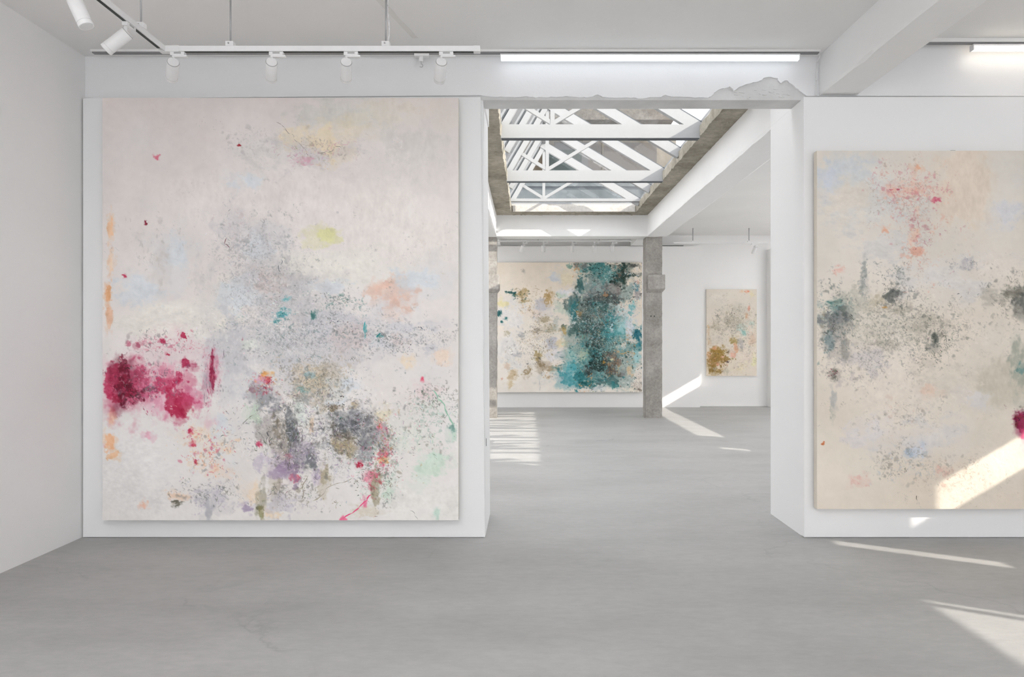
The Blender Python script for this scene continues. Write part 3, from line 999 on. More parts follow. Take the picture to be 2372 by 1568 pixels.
# ------------------------------------------------------------------ paintings
def vnoise(h, w_, sx, sy, rng):
    """smooth value noise; the coarser layers use a turned lattice so that no grid shows"""
    x = np.arange(w_, dtype=np.float32); y = np.arange(h, dtype=np.float32)
    if sx < 2.6 and sy < 2.6:
        g = rng.random((int(h / sy) + 4, int(w_ / sx) + 4)).astype(np.float32)
        x = x / sx + rng.random(); y = y / sy + rng.random()
        xi, yi = x.astype(int), y.astype(int)
        fx, fy = x - xi, y - yi
        fx = fx * fx * (3 - 2 * fx); fy = fy * fy * (3 - 2 * fy)
        r_ = g[yi] * (1 - fy)[:, None] + g[yi + 1] * fy[:, None]
        return r_[:, xi] * (1 - fx) + r_[:, xi + 1] * fx
    t = rng.uniform(0.2, 1.37); ca, sa = np.float32(math.cos(t)), np.float32(math.sin(t))
    xs, ys = x / np.float32(sx), y / np.float32(sy)
    U = xs[None, :] * ca + ys[:, None] * sa
    V = ys[:, None] * ca - xs[None, :] * sa + np.float32(w_ / sx + 1)
    ui, vi = U.astype(np.int32), V.astype(np.int32)
    fu, fv = U - ui, V - vi
    fu = fu * fu * (3 - 2 * fu); fv = fv * fv * (3 - 2 * fv)
    gw = int(w_ / sx + h / sy) + 4
    g = rng.random(gw * gw).astype(np.float32)
    k = vi * gw + ui
    a = g.take(k, mode='wrap'); b_ = g.take(k + 1, mode='wrap'); c = g.take(k + gw, mode='wrap'); d = g.take(k + gw + 1, mode='wrap')
    a = a + (b_ - a) * fu; c = c + (d - c) * fu
    return a + (c - a) * fv


def fbm(h, w_, s, oct_, rng, aspect=1.0, gain=0.6):
    """cloud noise stretched to about 0..1"""
    out = np.zeros((h, w_), np.float32); amp = 1.0; tot = 0.0
    for _ in range(oct_):
        if s < 1.3: break
        out += amp * (vnoise(h, w_, max(s, 1.01), max(s * aspect, 1.01), rng) - 0.5)
        tot += amp * amp; amp *= gain; s *= 0.53
    return np.clip(0.5 + out / math.sqrt(max(tot, 1e-6)) * 0.95, 0, 1)


def sstep(a, b_, x):
    t = np.clip((x - a) / (b_ - a), 0, 1)
    return t * t * (3 - 2 * t)


class Canvas:
    """paint layer on a regular grid; coordinates in the units of the layout (x right, y down)"""
    def __init__(self, x0, y0, x1, y1, step, base_top, base_bot, seed):
        self.x0, self.y0, self.x1, self.y1, self.step = x0, y0, x1, y1, step
        self.W = int(round((x1 - x0) / step)) + 1
        self.H = int(round((y1 - y0) / step)) + 1
        self.rng = np.random.default_rng(seed)
        t = np.linspace(0, 1, self.H)[:, None, None]
        self.img = (np.array(base_top)[None, None] * (1 - t) + np.array(base_bot)[None, None] * t) * np.ones((1, self.W, 1))
        r = self.rng
        H, W = self.H, self.W
        self.relief = fbm(H, W, 5, 3, r)
        self.fine = fbm(H, W, 9, 4, r)
        for k, (amp, tint) in enumerate(((7, (1, 0.85, 0.75)), (5, (0.6, 0.9, 1.15)))):   # clouding of the ground
            self.img += ((fbm(H, W, 80, 6, r) - 0.5) * amp * 1.6)[:, :, None] * np.array(tint)[None, None]
        self.img += ((self.fine - 0.5) * 4)[:, :, None]
        self.S = []

    def _win(self, cx, cy, R):
        st = self.step
        i0 = max(0, int((cx - R - self.x0) / st)); i1 = min(self.W, int((cx + R - self.x0) / st) + 1)
        j0 = max(0, int((cy - R - self.y0) / st)); j1 = min(self.H, int((cy + R - self.y0) / st) + 1)
        return i0, i1, j0, j1

    def blob(self, cx, cy, rx, ry, col, a=0.8, soft=0.7, warp=0.45, grain=0.7, ang=0.0, var=14, halo=True):
        st, r = self.step, self.rng
        if halo and min(rx, ry) > 3 * st:      # thinned paint feathering out round the mark
            self.blob(cx, cy, rx * 1.35, ry * 1.35, col, a * 0.38, 1.5, warp, 0.35, ang, var * 0.6, halo=False)
            soft, a = soft * 1.25, a * 0.92
            if min(col) > 150: soft, grain = soft * 1.3, grain * 0.6
        i0, i1, j0, j1 = self._win(cx, cy, max(rx, ry) * 2.0)
        if i1 - i0 < 3 or j1 - j0 < 3: return
        h, w_ = j1 - j0, i1 - i0
        X = self.x0 + np.arange(i0, i1)[None, :] * st
        Y = self.y0 + np.arange(j0, j1)[:, None] * st
        s = max(2.5, min(rx, ry) * 0.9 / st)
        n1 = fbm(h, w_, s * 1.6, 6 if halo else 3, r, aspect=max(0.5, min(2.2, ry / rx)), gain=0.72)
        n2 = fbm(h, w_, s, 3, r, gain=0.7); n3 = fbm(h, w_, s, 3, r, gain=0.7)
        ca, sa = math.cos(ang), math.sin(ang)
        dx = X - cx + (n2 - 0.5) * 1.5 * warp * rx
        dy = Y - cy + (n3 - 0.5) * 1.5 * warp * ry
        u = (dx * ca + dy * sa) / rx; v = (-dx * sa + dy * ca) / ry
        d = np.sqrt(u * u + v * v) + (n1 - 0.5) * (0.55 + 1.5 * warp)
        m = np.clip((1.12 - d) / max(soft, 0.1), 0, 1)
        g = fbm(h, w_, 6, 3 if halo else 2, r, aspect=r.choice([0.6, 1.0, 1.9]), gain=0.75)
        e0 = g * grain * 0.75
        m = sstep(e0, e0 + 0.42, m) * a * (1 - 0.35 * grain * g)
        c = np.array(col, dtype=np.float64)[None, None] + ((n1 - 0.5) * 1.3 * var + (g - 0.5) * 1.1 * var)[:, :, None]
        sl_ = self.img[j0:j1, i0:i1]
        self.img[j0:j1, i0:i1] = sl_ * (1 - m[:, :, None]) + c * m[:, :, None]

    def scribble(self, cx, cy, rx, ry, col, dens, a=0.8, size=8.0, aspect=1.0):
        """broken, wiry marks inside a soft ellipse"""
        st, r = self.step, self.rng
        i0, i1, j0, j1 = self._win(cx, cy, max(rx, ry) * 1.7)
        if i1 - i0 < 3 or j1 - j0 < 3: return
        h, w_ = j1 - j0, i1 - i0
        X = self.x0 + np.arange(i0, i1)[None, :] * st
        Y = self.y0 + np.arange(j0, j1)[:, None] * st
        wgt = np.exp(-(((X - cx) / rx) ** 2 + ((Y - cy) / ry) ** 2) * 0.9)
        cl = fbm(h, w_, 17, 3, r, gain=0.7)
        n = fbm(h, w_, size, 3, r, aspect=aspect, gain=0.6)
        brk = fbm(h, w_, 4.5, 2, r)
        region = sstep(1.0 - dens, 1.25 - dens, wgt * 0.75 + (cl - 0.5) * 0.9)
        lines = 1 - sstep(0.018, 0.05, np.abs(n - 0.5))
        m = region * lines * sstep(0.38, 0.62, brk) * a
        patch = sstep(0.80, 0.92, n) * region * a * 0.8          # small solid dabs
        m = np.maximum(m, patch)[:, :, None]
        c = np.array(col, dtype=np.float64)[None, None] + ((brk - 0.5) * 26)[:, :, None]
        sl_ = self.img[j0:j1, i0:i1]
        self.img[j0:j1, i0:i1] = sl_ * (1 - m) + c * m

    def strokes(self, n, cx, cy, rx, ry, cols, ln=(4, 12), wd=(1.0, 2.6), ang=None, spread=1.2, clump=6, op=1.0):
        r = self.rng
        dens = min(0.75, 0.22 + 22.0 * n / (rx * ry) * (self.step / 1.55) ** 2 / len(cols))
        asp = 1.0 if ang is None else (2.4 if abs(math.sin(ang)) > 0.9 else 1.0)
        for c in cols:
            self.scribble(cx, cy, rx * 1.15, ry * 1.15, c, dens, a=0.5 * op, size=r.uniform(6, 12), aspect=asp)
        n = int(n * 0.28)
        K = max(1, n // clump)
        kc = np.stack([cx + rx * r.normal(0, 0.55, K), cy + ry * r.normal(0, 0.55, K)], 1)
        idx = r.integers(0, K, n)
        P = kc[idx] + r.normal(0, 1, (n, 2)) * np.array([max(3, rx * 0.10), max(3, ry * 0.10)])
        kcol = r.integers(0, len(cols), K)
        ci = np.where(r.random(n) < 0.7, kcol[idx], r.integers(0, len(cols), n))
        C = np.array(cols, dtype=np.float64)[ci] + r.normal(0, 10, (n, 3))
        A = r.uniform(0, math.pi, K)[idx] + r.normal(0, 0.7, n) if ang is None else ang + r.normal(0, spread, n)
        L = r.uniform(ln[0], ln[1], n) * r.uniform(0.35, 0.95, n)
        Wd = r.uniform(wd[0], wd[1], n) * 0.75
        gi = np.clip(((P[:, 0] - self.x0) / self.step).astype(int), 0, self.W - 1)
        gj = np.clip(((P[:, 1] - self.y0) / self.step).astype(int), 0, self.H - 1)
        o_ = op * r.uniform(0.25, 0.8, (n, 1))
        C = C * o_ + self.img[gj, gi] * (1 - o_)
        self.S.append((P, A, L, Wd, C))

    def line(self, pts, col, w_):
        for (xa, ya), (xb, yb) in zip(pts[:-1], pts[1:]):
            d = math.hypot(xb - xa, yb - ya)
            self.S.append((np.array([[(xa + xb) / 2, (ya + yb) / 2]]), np.array([math.atan2(yb - ya, xb - xa)]), np.array([d * 1.15]), np.array([w_]), np.array([col], dtype=np.float64)))


PAINT_GAIN = 1.21


def painting(cv, name, label, part_edge, X0, X1, Z0, Z1, yf, depth, tilt=0.0, relief=0.0012):
    e = empty(name, ((X0 + X1) / 2, yf + depth, Z0))
    tag(e, label, 'painting')
    sx, sz = (X1 - X0) / (cv.x1 - cv.x0), (Z1 - Z0) / (cv.y1 - cv.y0)
    W, H = cv.W, cv.H
    gx = X0 + np.linspace(0, 1, W) * (X1 - X0)
    gz = Z1 - np.linspace(0, 1, H) * (Z1 - Z0)
    co = np.zeros((H, W, 3), np.float32)
    co[:, :, 0] = gx[None, :]; co[:, :, 2] = gz[:, None]
    co[:, :, 1] = yf - (cv.relief - 0.5) * relief
    co[0, :, 1] = co[-1, :, 1] = yf; co[:, 0, 1] = co[:, -1, 1] = yf
    idx = np.arange(W * H).reshape(H, W)
    q = np.stack([idx[:-1, :-1], idx[1:, :-1], idx[1:, 1:], idx[:-1, 1:]], -1).reshape(-1, 4)
    me = bpy.data.meshes.new('canvas')
    me.vertices.add(W * H); me.loops.add(q.size); me.polygons.add(len(q))
    me.vertices.foreach_set('co', co.reshape(-1))
    me.loops.foreach_set('vertex_index', q.reshape(-1).astype(np.int32))
    me.polygons.foreach_set('loop_start', np.arange(0, q.size, 4, dtype=np.int32))
    me.polygons.foreach_set('use_smooth', np.ones(len(q), bool))
    me.update(calc_edges=True)
    lin = np.clip(s2l(np.clip(cv.img, 0, 255)) * PAINT_GAIN, 0, 0.93)
    rgba = np.ones((W * H, 4), np.float32); rgba[:, :3] = lin.reshape(-1, 3)
    me.attributes.new('paint', 'FLOAT_COLOR', 'POINT').data.foreach_set('color', rgba.reshape(-1))
    me.materials.append(M['paint'])
    link('canvas', me, e)
    # stretcher sides behind the front face
    bm = bmesh.new()
    bx(bm, X0, X1, yf + 0.0012, yf + depth, Z0, Z1)
    obj('stretcher', bm, part_edge, e)
    # dabs and strokes of paint standing a little proud
    if cv.S:
        P = np.concatenate([s[0] for s in cv.S]); A = np.concatenate([s[1] for s in cv.S]); L = np.concatenate([s[2] for s in cv.S])
        Wd = np.concatenate([s[3] for s in cv.S]); C = np.concatenate([s[4] for s in cv.S])
        ok = (P[:, 0] > cv.x0 + 4) & (P[:, 0] < cv.x1 - 4) & (P[:, 1] > cv.y0 + 4) & (P[:, 1] < cv.y1 - 4)
        P, A, L, Wd, C = P[ok], A[ok], L[ok], Wd[ok], C[ok]
        r = cv.rng; n = len(P)
        ax = np.stack([np.cos(A), np.sin(A)], 1); nn = np.stack([-ax[:, 1], ax[:, 0]], 1)
        bend = r.normal(0, 0.16, n) * L
        tpl = [(-0.5, 0, 0), (-0.2, 0.5, 0.8), (-0.2, -0.5, 0.8), (0.22, 0.42, 0.9), (0.22, -0.42, 0.9), (0.5, 0, 0)]
        V = []
        for (t, s_, bsh) in tpl:
            jl = r.normal(0, 0.10, (n, 1))
            q2 = P + ax * (L[:, None] * (t + jl * 0.4)) + nn * (Wd[:, None] * s_ * (1 + jl * 3) + (bend * bsh)[:, None])
            q2[:, 0] = np.clip(q2[:, 0], cv.x0 + 1, cv.x1 - 1); q2[:, 1] = np.clip(q2[:, 1], cv.y0 + 1, cv.y1 - 1)
            V.append(q2)
        V = np.stack(V, 1)                                   # n,6,2
        hz = yf - relief - r.uniform(0.0003, 0.0016, n)
        co = np.zeros((n, 6, 3), np.float32)
        co[:, :, 0] = X0 + (V[:, :, 0] - cv.x0) * sx
        co[:, :, 2] = Z1 - (V[:, :, 1] - cv.y0) * sz
        co[:, :, 1] = hz[:, None]
        b6 = np.arange(n)[:, None] * 6
        tri = np.concatenate([b6 + np.array([[0, 1, 2]]), b6 + np.array([[1, 3, 2]]), b6 + np.array([[2, 3, 4]]), b6 + np.array([[3, 5, 4]])], 0)
        me = bpy.data.meshes.new('paint_strokes')
        me.vertices.add(n * 6); me.loops.add(tri.size); me.polygons.add(len(tri))
        me.vertices.foreach_set('co', co.reshape(-1))
        me.loops.foreach_set('vertex_index', tri.reshape(-1).astype(np.int32))
        me.polygons.foreach_set('loop_start', np.arange(0, tri.size, 3, dtype=np.int32))
        me.update(calc_edges=True)
        lin = np.clip(s2l(np.clip(C, 0, 255)) * PAINT_GAIN, 0, 0.93)
        rgba = np.ones((n, 6, 4), np.float32); rgba[:, :, :3] = lin[:, None, :]
        me.attributes.new('paint', 'FLOAT_COLOR', 'POINT').data.foreach_set('color', rgba.reshape(-1))
        me.materials.append(M['paint'])
        tag(link('paint_strokes', me, e), kind='stuff')
    if tilt:
        e.rotation_euler = (0, tilt, 0)
    return e


# --- large pale painting on the left display wall
DK = [(70, 74, 76), (95, 98, 100), (60, 58, 54), (110, 104, 96)]
cv = Canvas(236, 228, 1062, 1206, 1.55, (212, 205, 202), (220, 217, 214), 11)
B = cv.blob
B(640, 480, 420, 160, (222, 215, 211), .7, 1.0, .2, .2)
B(940, 520, 180, 130, (226, 220, 215), .8, 1.0, .2, .2)
B(440, 745, 170, 70, (226, 222, 214), .9, 1.0, .3, .2)
B(760, 620, 160, 50, (224, 221, 212), .8, 1.0, .3, .2)
B(330, 1080, 130, 120, (221, 219, 217), .9, 1.0, .3, .2)
B(950, 1160, 150, 60, (222, 220, 215), .8, 1.0, .3, .2)
B(800, 265, 140, 45, (199, 199, 193), .6, .9, .4, .4)
B(920, 270, 120, 50, (214, 207, 192), .6, .9, .4, .4)
B(960, 360, 110, 80, (207, 203, 199), .6, .9, .4, .4)
B(740, 345, 100, 55, (193, 189, 190), .6, .9, .5, .6)
B(680, 320, 40, 30, (228, 214, 186), .6, .9, .5, .6)
B(755, 320, 45, 40, (230, 214, 184), .75, .9, .5, .7)
B(810, 300, 60, 30, (216, 206, 184), .5, .9, .5, .6)
B(705, 375, 22, 8, (205, 150, 170), .7, .7, .6, .7)
B(640, 350, 80, 50, (200, 197, 194), .5, .9, .5, .6)
B(742, 550, 32, 26, (212, 210, 156), .95, .6, .5, .5)
B(760, 555, 30, 20, (214, 212, 164), .7, .7, .5, .5)
B(918, 682, 50, 34, (215, 180, 162), .95, .7, .5, .5)
B(885, 668, 40, 24, (222, 192, 176), .8, .8, .5, .5)
B(925, 650, 25, 20, (218, 190, 172), .7, .8, .5, .5)
B(910, 730, 30, 20, (224, 202, 190), .6, .9, .5, .5)
for (x, y, rx, ry) in ((330, 670, 70, 45), (575, 425, 45, 38), (760, 665, 55, 22), (980, 655, 60, 40), (600, 560, 45, 40), (410, 600, 60, 70), (760, 900, 70, 40), (560, 690, 60, 50), (520, 1010, 40, 60)):
    B(x, y, rx, ry, (203, 212, 219), .65, .9, .45, .4)
for (x, y, rx, ry, c) in ((257, 527, 8, 34, (226, 184, 146)), (256, 610, 9, 30, (226, 200, 176)), (249, 690, 9, 45, (214, 158, 112)), (252, 735, 8, 30, (220, 180, 152)), (252, 1020, 13, 26, (229, 176, 134)), (258, 960, 9, 22, (230, 200, 170)), (262, 1055, 18, 12, (222, 180, 140))):
    B(x, y, rx, ry, c, .95, .7, .4, .5)
# grey veil in the middle
for (x, y, rx, ry, c, a) in ((590, 620, 100, 110, (190, 187, 188), .55), (540, 520, 60, 60, (198, 195, 198), .5), (640, 700, 100, 70, (184, 183, 186), .55), (590, 770, 140, 70, (196, 194, 195), .55), (700, 800, 150, 70, (192, 191, 194), .55), (880, 780, 150, 45, (198, 198, 203), .7), (760, 740, 80, 40, (196, 196, 201), .6),
                             (520, 800, 50, 90, (190, 190, 195), .6), (610, 660, 45, 30, (196, 182, 178), .6), (800, 780, 50, 40, (205, 190, 188), .5), (375, 620, 22, 60, (196, 190, 186), .6), (320, 550, 25, 35, (204, 199, 196), .5), (480, 640, 35, 60, (200, 196, 196), .5), (640, 850, 150, 60, (196, 195, 198), .6)):
    B(x, y, rx, ry, c, a, .9, .55, .8)
# crimson passage
B(350, 890, 120, 75, (222, 186, 196), .75, .9, .5, .8)
B(400, 935, 80, 45, (212, 142, 166), .8, .8, .5, .8)
B(300, 895, 62, 62, (186, 70, 104), .9, .7, .5, .8)
B(385, 890, 45, 30, (186, 52, 90), .9, .6, .55, .9)
B(260, 880, 22, 40, (182, 44, 82), .9, .6, .4, .8)
B(335, 905, 30, 25, (200, 110, 140), .7, .7, .5, .8)
B(405, 930, 36, 34, (172, 36, 72), .95, .6, .55, .8)
B(405, 955, 18, 24, (168, 34, 70), .95, .6, .5, .8)
B(440, 925, 30, 20, (196, 74, 110), .8, .7, .5, .9)
B(385, 860, 20, 24, (206, 120, 146), .7, .8, .5, .8)
B(440, 850, 20, 12, (172, 60, 92), .7, .7, .5, .9)
B(290, 886, 33, 46, (98, 16, 38), 1.0, .45, .5, .7)
B(312, 912, 26, 24, (112, 20, 44), 1.0, .5, .5, .7)
B(285, 850, 16, 22, (104, 22, 42), .9, .5, .5, .8)
B(270, 925, 10, 10, (150, 30, 60), .8, .5, .5, .7)
B(490, 870, 18, 52, (205, 140, 160), .7, .8, .35, .9)
B(491, 868, 5.5, 48, (142, 28, 62), 1.0, .5, .3, .6)
B(478, 880, 9, 34, (170, 160, 170), .6, .7, .4, .8)
for (x, y, r_, c) in ((362, 365, 6, (206, 110, 130)), (336, 519, 5, (120, 16, 40)), (286, 643, 6, (186, 60, 90)), (425, 776, 7, (176, 36, 74)), (552, 338, 4, (150, 30, 40)), (378, 790, 7, (180, 50, 86)), (296, 797, 7, (190, 110, 130)), (318, 800, 8, (170, 90, 110)), (385, 822, 6, (176, 40, 70)), (430, 840, 10, (170, 40, 76)), (345, 1010, 12, (216, 170, 184)),
                      (600, 1028, 7, (205, 60, 100)), (682, 1105, 10, (204, 100, 120)), (668, 1060, 8, (190, 70, 100)), (832, 1076, 9, (186, 26, 58)), (868, 1103, 9, (206, 44, 86)), (855, 1105, 16, (222, 140, 160)), (882, 990, 9, (226, 80, 110)), (892, 1025, 7, (210, 40, 84)), (888, 1050, 12, (220, 96, 110)), (862, 1130, 6, (216, 60, 100)), (880, 1117, 5, (210, 50, 90)), (845, 1160, 14, (218, 96, 134)), (795, 1201, 9, (224, 100, 136)), (618, 880, 9, (206, 70, 84)), (585, 905, 8, (130, 20, 44)), (600, 880, 13, (216, 150, 170)), (978, 880, 5, (214, 70, 100)), (440, 1000, 6, (186, 30, 70)), (446, 1030, 8, (186, 36, 76)), (452, 1072, 5, (176, 30, 66))):
    B(x, y, r_, r_, c, 1.0, .6, .6, .6)
# warm notes
for (x, y, rx, ry, c, a) in ((470, 1040, 50, 55, (228, 212, 194), .5), (500, 1085, 34, 20, (228, 190, 160), .6), (445, 1000, 26, 36, (228, 206, 180), .45), (630, 1190, 20, 18, (228, 206, 176), .7), (590, 1140, 30, 35, (228, 208, 184), .8), (1025, 825, 22, 20, (228, 206, 186), .7), (980, 900, 40, 28, (220, 200, 200), .6), (610, 870, 12, 10, (222, 160, 90), .8), (888, 1068, 14, 9, (214, 156, 90), .9), (720, 985, 6, 22, (222, 180, 140), .7), (332, 1172, 12, 10, (226, 180, 156), .8), (410, 1150, 25, 14, (226, 196, 170), .7), (925, 790, 30, 20, (206, 194, 190), .6), (945, 840, 18, 18, (228, 208, 180), .6)):
    B(x, y, rx, ry, c, a, .8, .5, .7)
# olive / tan
for (x, y, rx, ry, c, a) in ((735, 880, 60, 36, (202, 186, 158), .75), (735, 920, 50, 25, (198, 184, 164), .6), (770, 860, 40, 20, (186, 178, 164), .6), (640, 1000, 26, 48, (124, 114, 98), .85), (600, 985, 30, 40, (168, 162, 158), .7), (660, 1040, 25, 30, (150, 142, 130), .6), (805, 1015, 30, 36, (112, 102, 88), .85), (790, 1030, 26, 26, (182, 168, 136), .9), (815, 1040, 18, 20, (176, 160, 126), .8), (605, 1165, 10, 30, (112, 110, 84), .95), (604, 1192, 6, 14, (140, 136, 96), .8), (410, 1167, 16, 7, (82, 80, 66), .9), (770, 945, 16, 10, (128, 108, 76), .8), (820, 945, 12, 10, (190, 170, 130), .8), (750, 1110, 12, 40, (168, 156, 128), .8), (870, 1130, 14, 40, (150, 140, 112), .7), (640, 1140, 12, 35, (160, 152, 130), .7), (880, 960, 24, 26, (214, 204, 176), .8), (845, 1185, 36, 14, (206, 196, 176), .6), (700, 900, 25, 40, (190, 182, 170), .6)):
    B(x, y, rx, ry, c, a, .75, .5, .8)
# slate, violet, mint
for (x, y, rx, ry, c, a) in ((625, 925, 44, 40, (138, 138, 143), .85), (600, 910, 30, 30, (150, 150, 154), .7), (680, 1010, 15, 44, (92, 100, 106), .9), (670, 970, 14, 26, (110, 114, 118), .8), (715, 1065, 24, 34, (96, 102, 104), .9), (795, 985, 40, 26, (92, 98, 100), .9), (830, 1000, 30, 50, (104, 104, 108), .75), (850, 1050, 22, 40, (132, 132, 138), .7), (820, 970, 40, 30, (140, 142, 150), .6), (880, 1010, 22, 36, (150, 148, 154), .7), (560, 900, 40, 40, (190, 190, 194), .6), (700, 930, 18, 16, (150, 154, 152), .8), (900, 1030, 14, 30, (140, 146, 140), .7), (500, 1150, 45, 28, (190, 188, 194), .7), (480, 1170, 16, 36, (170, 170, 176), .7), (650, 1170, 40, 30, (196, 192, 198), .7), (930, 1020, 18, 30, (170, 176, 178), .7)):
    B(x, y, rx, ry, c, a, .75, .5, .85)
for (x, y, rx, ry, c, a) in ((665, 1075, 36, 36, (146, 126, 154), .85), (645, 1095, 24, 24, (158, 140, 166), .7), (680, 1100, 14, 28, (140, 120, 146), .8), (700, 1050, 30, 26, (160, 148, 168), .7), (570, 1178, 16, 12, (150, 134, 164), .8), (610, 1070, 24, 22, (186, 176, 192), .6), (735, 1100, 10, 20, (160, 140, 170), .7)):
    B(x, y, rx, ry, c, a, .75, .5, .85)
for (x, y, rx, ry, c, a) in ((990, 1085, 48, 30, (196, 214, 198), .95), (1005, 1065, 36, 24, (198, 216, 202), .8), (975, 1110, 30, 22, (206, 218, 206), .7), (590, 960, 24, 34, (190, 206, 188), .8), (700, 962, 24, 24, (204, 212, 204), .9), (900, 1120, 18, 36, (196, 214, 198), .7), (1048, 1010, 10, 30, (186, 206, 192), .7), (1010, 1190, 10, 14, (190, 214, 200), .8), (590, 800, 26, 20, (214, 220, 210), .6), (940, 1010, 60, 40, (214, 218, 208), .6)):
    B(x, y, rx, ry, c, a, .8, .5, .6)
for (x, y, rx, ry, c) in ((652, 728, 20, 10, (84, 164, 170)), (640, 745, 9, 6, (60, 140, 146)), (726, 735, 7, 9, (40, 100, 96)), (846, 765, 3.5, 18, (80, 160, 164)), (880, 780, 10, 4, (80, 160, 160)), (700, 905, 14, 7, (120, 166, 166)), (660, 695, 10, 6, (110, 176, 180)), (1050, 995, 8, 16, (110, 150, 140)), (720, 870, 14, 8, (150, 180, 186))):
    B(x, y, rx, ry, c, .9, .6, .6, .7)
S = cv.strokes
G_ = [(120, 122, 126), (150, 150, 154), (90, 94, 96), (168, 166, 168)]
W_ = [(232, 230, 228), (226, 224, 224), (236, 232, 226)]
S(900, 610, 640, 90, 120, [(160, 158, 162), (140, 140, 144), (200, 200, 206), (110, 116, 116)], (5, 16), (1, 2.4), op=.7)
S(900, 700, 780, 200, 70, G_ + [(70, 110, 110)], (4, 13), (1, 2.4), op=.75)
S(420, 890, 785, 150, 30, [(60, 64, 64), (110, 112, 116), (150, 150, 156)], (4, 10), (1.2, 3.2), op=.85)
S(700, 735, 885, 75, 45, [(90, 84, 76), (140, 130, 112), (80, 80, 78), (176, 160, 132), (110, 124, 126)], (4, 12), (1, 2.6), op=.85)
S(1500, 730, 1010, 170, 110, DK + [(150, 148, 152), (176, 174, 180), (130, 112, 140)], (5, 16), (1.1, 3.0), op=.8)
S(900, 740, 1000, 200, 120, W_, (5, 16), (1.1, 3.0), op=.8)
S(700, 640, 740, 170, 110, W_ + [(214, 206, 204)], (5, 15), (1.1, 2.8), op=.8)
S(350, 800, 985, 60, 45, [(50, 54, 54), (70, 62, 56), (120, 122, 128)], (5, 14), (1.4, 3.4))
S(300, 670, 1010, 40, 60, [(70, 72, 72), (96, 92, 84), (120, 118, 116)], (6, 18), (1.2, 3.2), ang=1.5, spread=.5)
S(400, 880, 1090, 60, 90, [(90, 86, 72), (60, 64, 60), (150, 176, 160), (200, 80, 110), (120, 110, 90), (196, 208, 196)], (5, 16), (1.2, 3))
S(260, 990, 980, 60, 80, [(160, 190, 170), (130, 160, 146), (110, 110, 96), (190, 206, 194)], (6, 22), (1, 2.2), ang=.9, spread=.5)
S(160, 1010, 920, 50, 30, [(80, 80, 74), (130, 124, 110), (70, 90, 84)], (4, 11), (1, 2.4))
S(420, 350, 890, 110, 55, [(160, 36, 76), (196, 84, 116), (226, 178, 192), (120, 120, 128), (228, 220, 220), (80, 70, 76)], (4, 14), (1, 2.6))
S(160, 290, 890, 36, 40, [(90, 14, 34), (150, 30, 62), (190, 70, 104), (30, 40, 36)], (5, 16), (1.2, 3))
S(140, 490, 870, 20, 50, [(150, 34, 70), (200, 110, 136), (110, 104, 112)], (6, 22), (1, 2.2), ang=1.55, spread=.2)
S(160, 380, 800, 90, 30, [(176, 40, 76), (96, 92, 96), (150, 140, 140), (200, 120, 140)], (3, 9), (1, 2.4))
S(260, 480, 1040, 60, 60, [(224, 168, 124), (200, 130, 90), (186, 40, 80), (120, 118, 116), (230, 190, 150)], (4, 12), (1, 2.4))
S(200, 500, 1150, 110, 40, [(90, 92, 92), (140, 138, 144), (70, 70, 64), (160, 146, 170)], (4, 14), (1, 2.6), op=.85)
S(160, 690, 1150, 60, 40, [(70, 72, 66), (110, 104, 90), (140, 130, 150), (130, 122, 96)], (5, 18), (1, 2.4))
S(240, 735, 345, 75, 35, [(150, 140, 126), (120, 112, 104), (204, 180, 150), (184, 120, 150), (170, 160, 150)], (4, 13), (0.8, 1.8), op=.8)
S(120, 560, 330, 90, 60, [(168, 164, 160), (150, 146, 146)], (4, 10), (1, 2), op=.6)
S(140, 350, 560, 80, 80, [(176, 172, 170), (150, 146, 142)], (5, 18), (0.8, 1.8), op=.6, ang=1.4, spread=.5)
S(220, 560, 560, 70, 80, [(140, 142, 144), (110, 114, 112), (184, 160, 160)], (4, 14), (0.8, 2), op=.7)
S(100, 920, 350, 110, 60, [(184, 180, 178), (222, 216, 212)], (4, 12), (1, 2.4), op=.7)
S(60, 650, 725, 22, 14, [(60, 150, 156), (50, 110, 110)], (4, 10), (1.4, 3))
S(90, 780, 700, 50, 20, [(70, 78, 78), (60, 110, 104), (120, 124, 126)], (5, 16), (1, 2.2))
S(60, 610, 890, 30, 24, [(200, 50, 80), (216, 150, 60), (120, 20, 44), (60, 70, 60)], (4, 9), (1.4, 3))
S(90, 890, 1030, 20, 50, [(214, 50, 96), (224, 110, 140), (150, 110, 50), (60, 70, 66)], (4, 10), (1.4, 3))
S(60, 960, 600, 90, 120, [(196, 190, 184), (206, 184, 170)], (4, 12), (1, 2), op=.7)
S(300, 640, 720, 380, 430, [(160, 158, 156), (190, 186, 184), (120, 120, 118)], (3, 8), (0.8, 1.8), op=.6, clump=3)
cv.line([(795, 1202), (815, 1190), (832, 1176), (850, 1160), (860, 1148)], (222, 92, 132), 3)
cv.line([(640, 285), (652, 291), (660, 298), (672, 312), (680, 322), (690, 330), (704, 345), (710, 353), (716, 362)], (160, 148, 142), 1.4)
cv.line([(735, 355), (755, 352), (772, 346), (792, 348)], (140, 134, 124), 1.5)
cv.line([(650, 600), (645, 615), (650, 632)], (110, 113, 115), 2.0)
cv.line([(524, 553), (520, 567), (531, 580)], (130, 100, 104), 1.6)
cv.line([(1003, 905), (1015, 925), (1030, 945), (1040, 965), (1052, 985)], (150, 190, 168), 3)
cv.line([(846, 745), (843, 770)], (80, 164, 168), 3)
cv.line([(884, 773), (874, 784)], (50, 130, 134), 3)
cv.line([(560, 985), (575, 970), (590, 962)], (120, 124, 110), 1.4)
cv.line([(725, 1160), (752, 1135), (790, 1120), (815, 1108)], (168, 160, 144), 1.3)
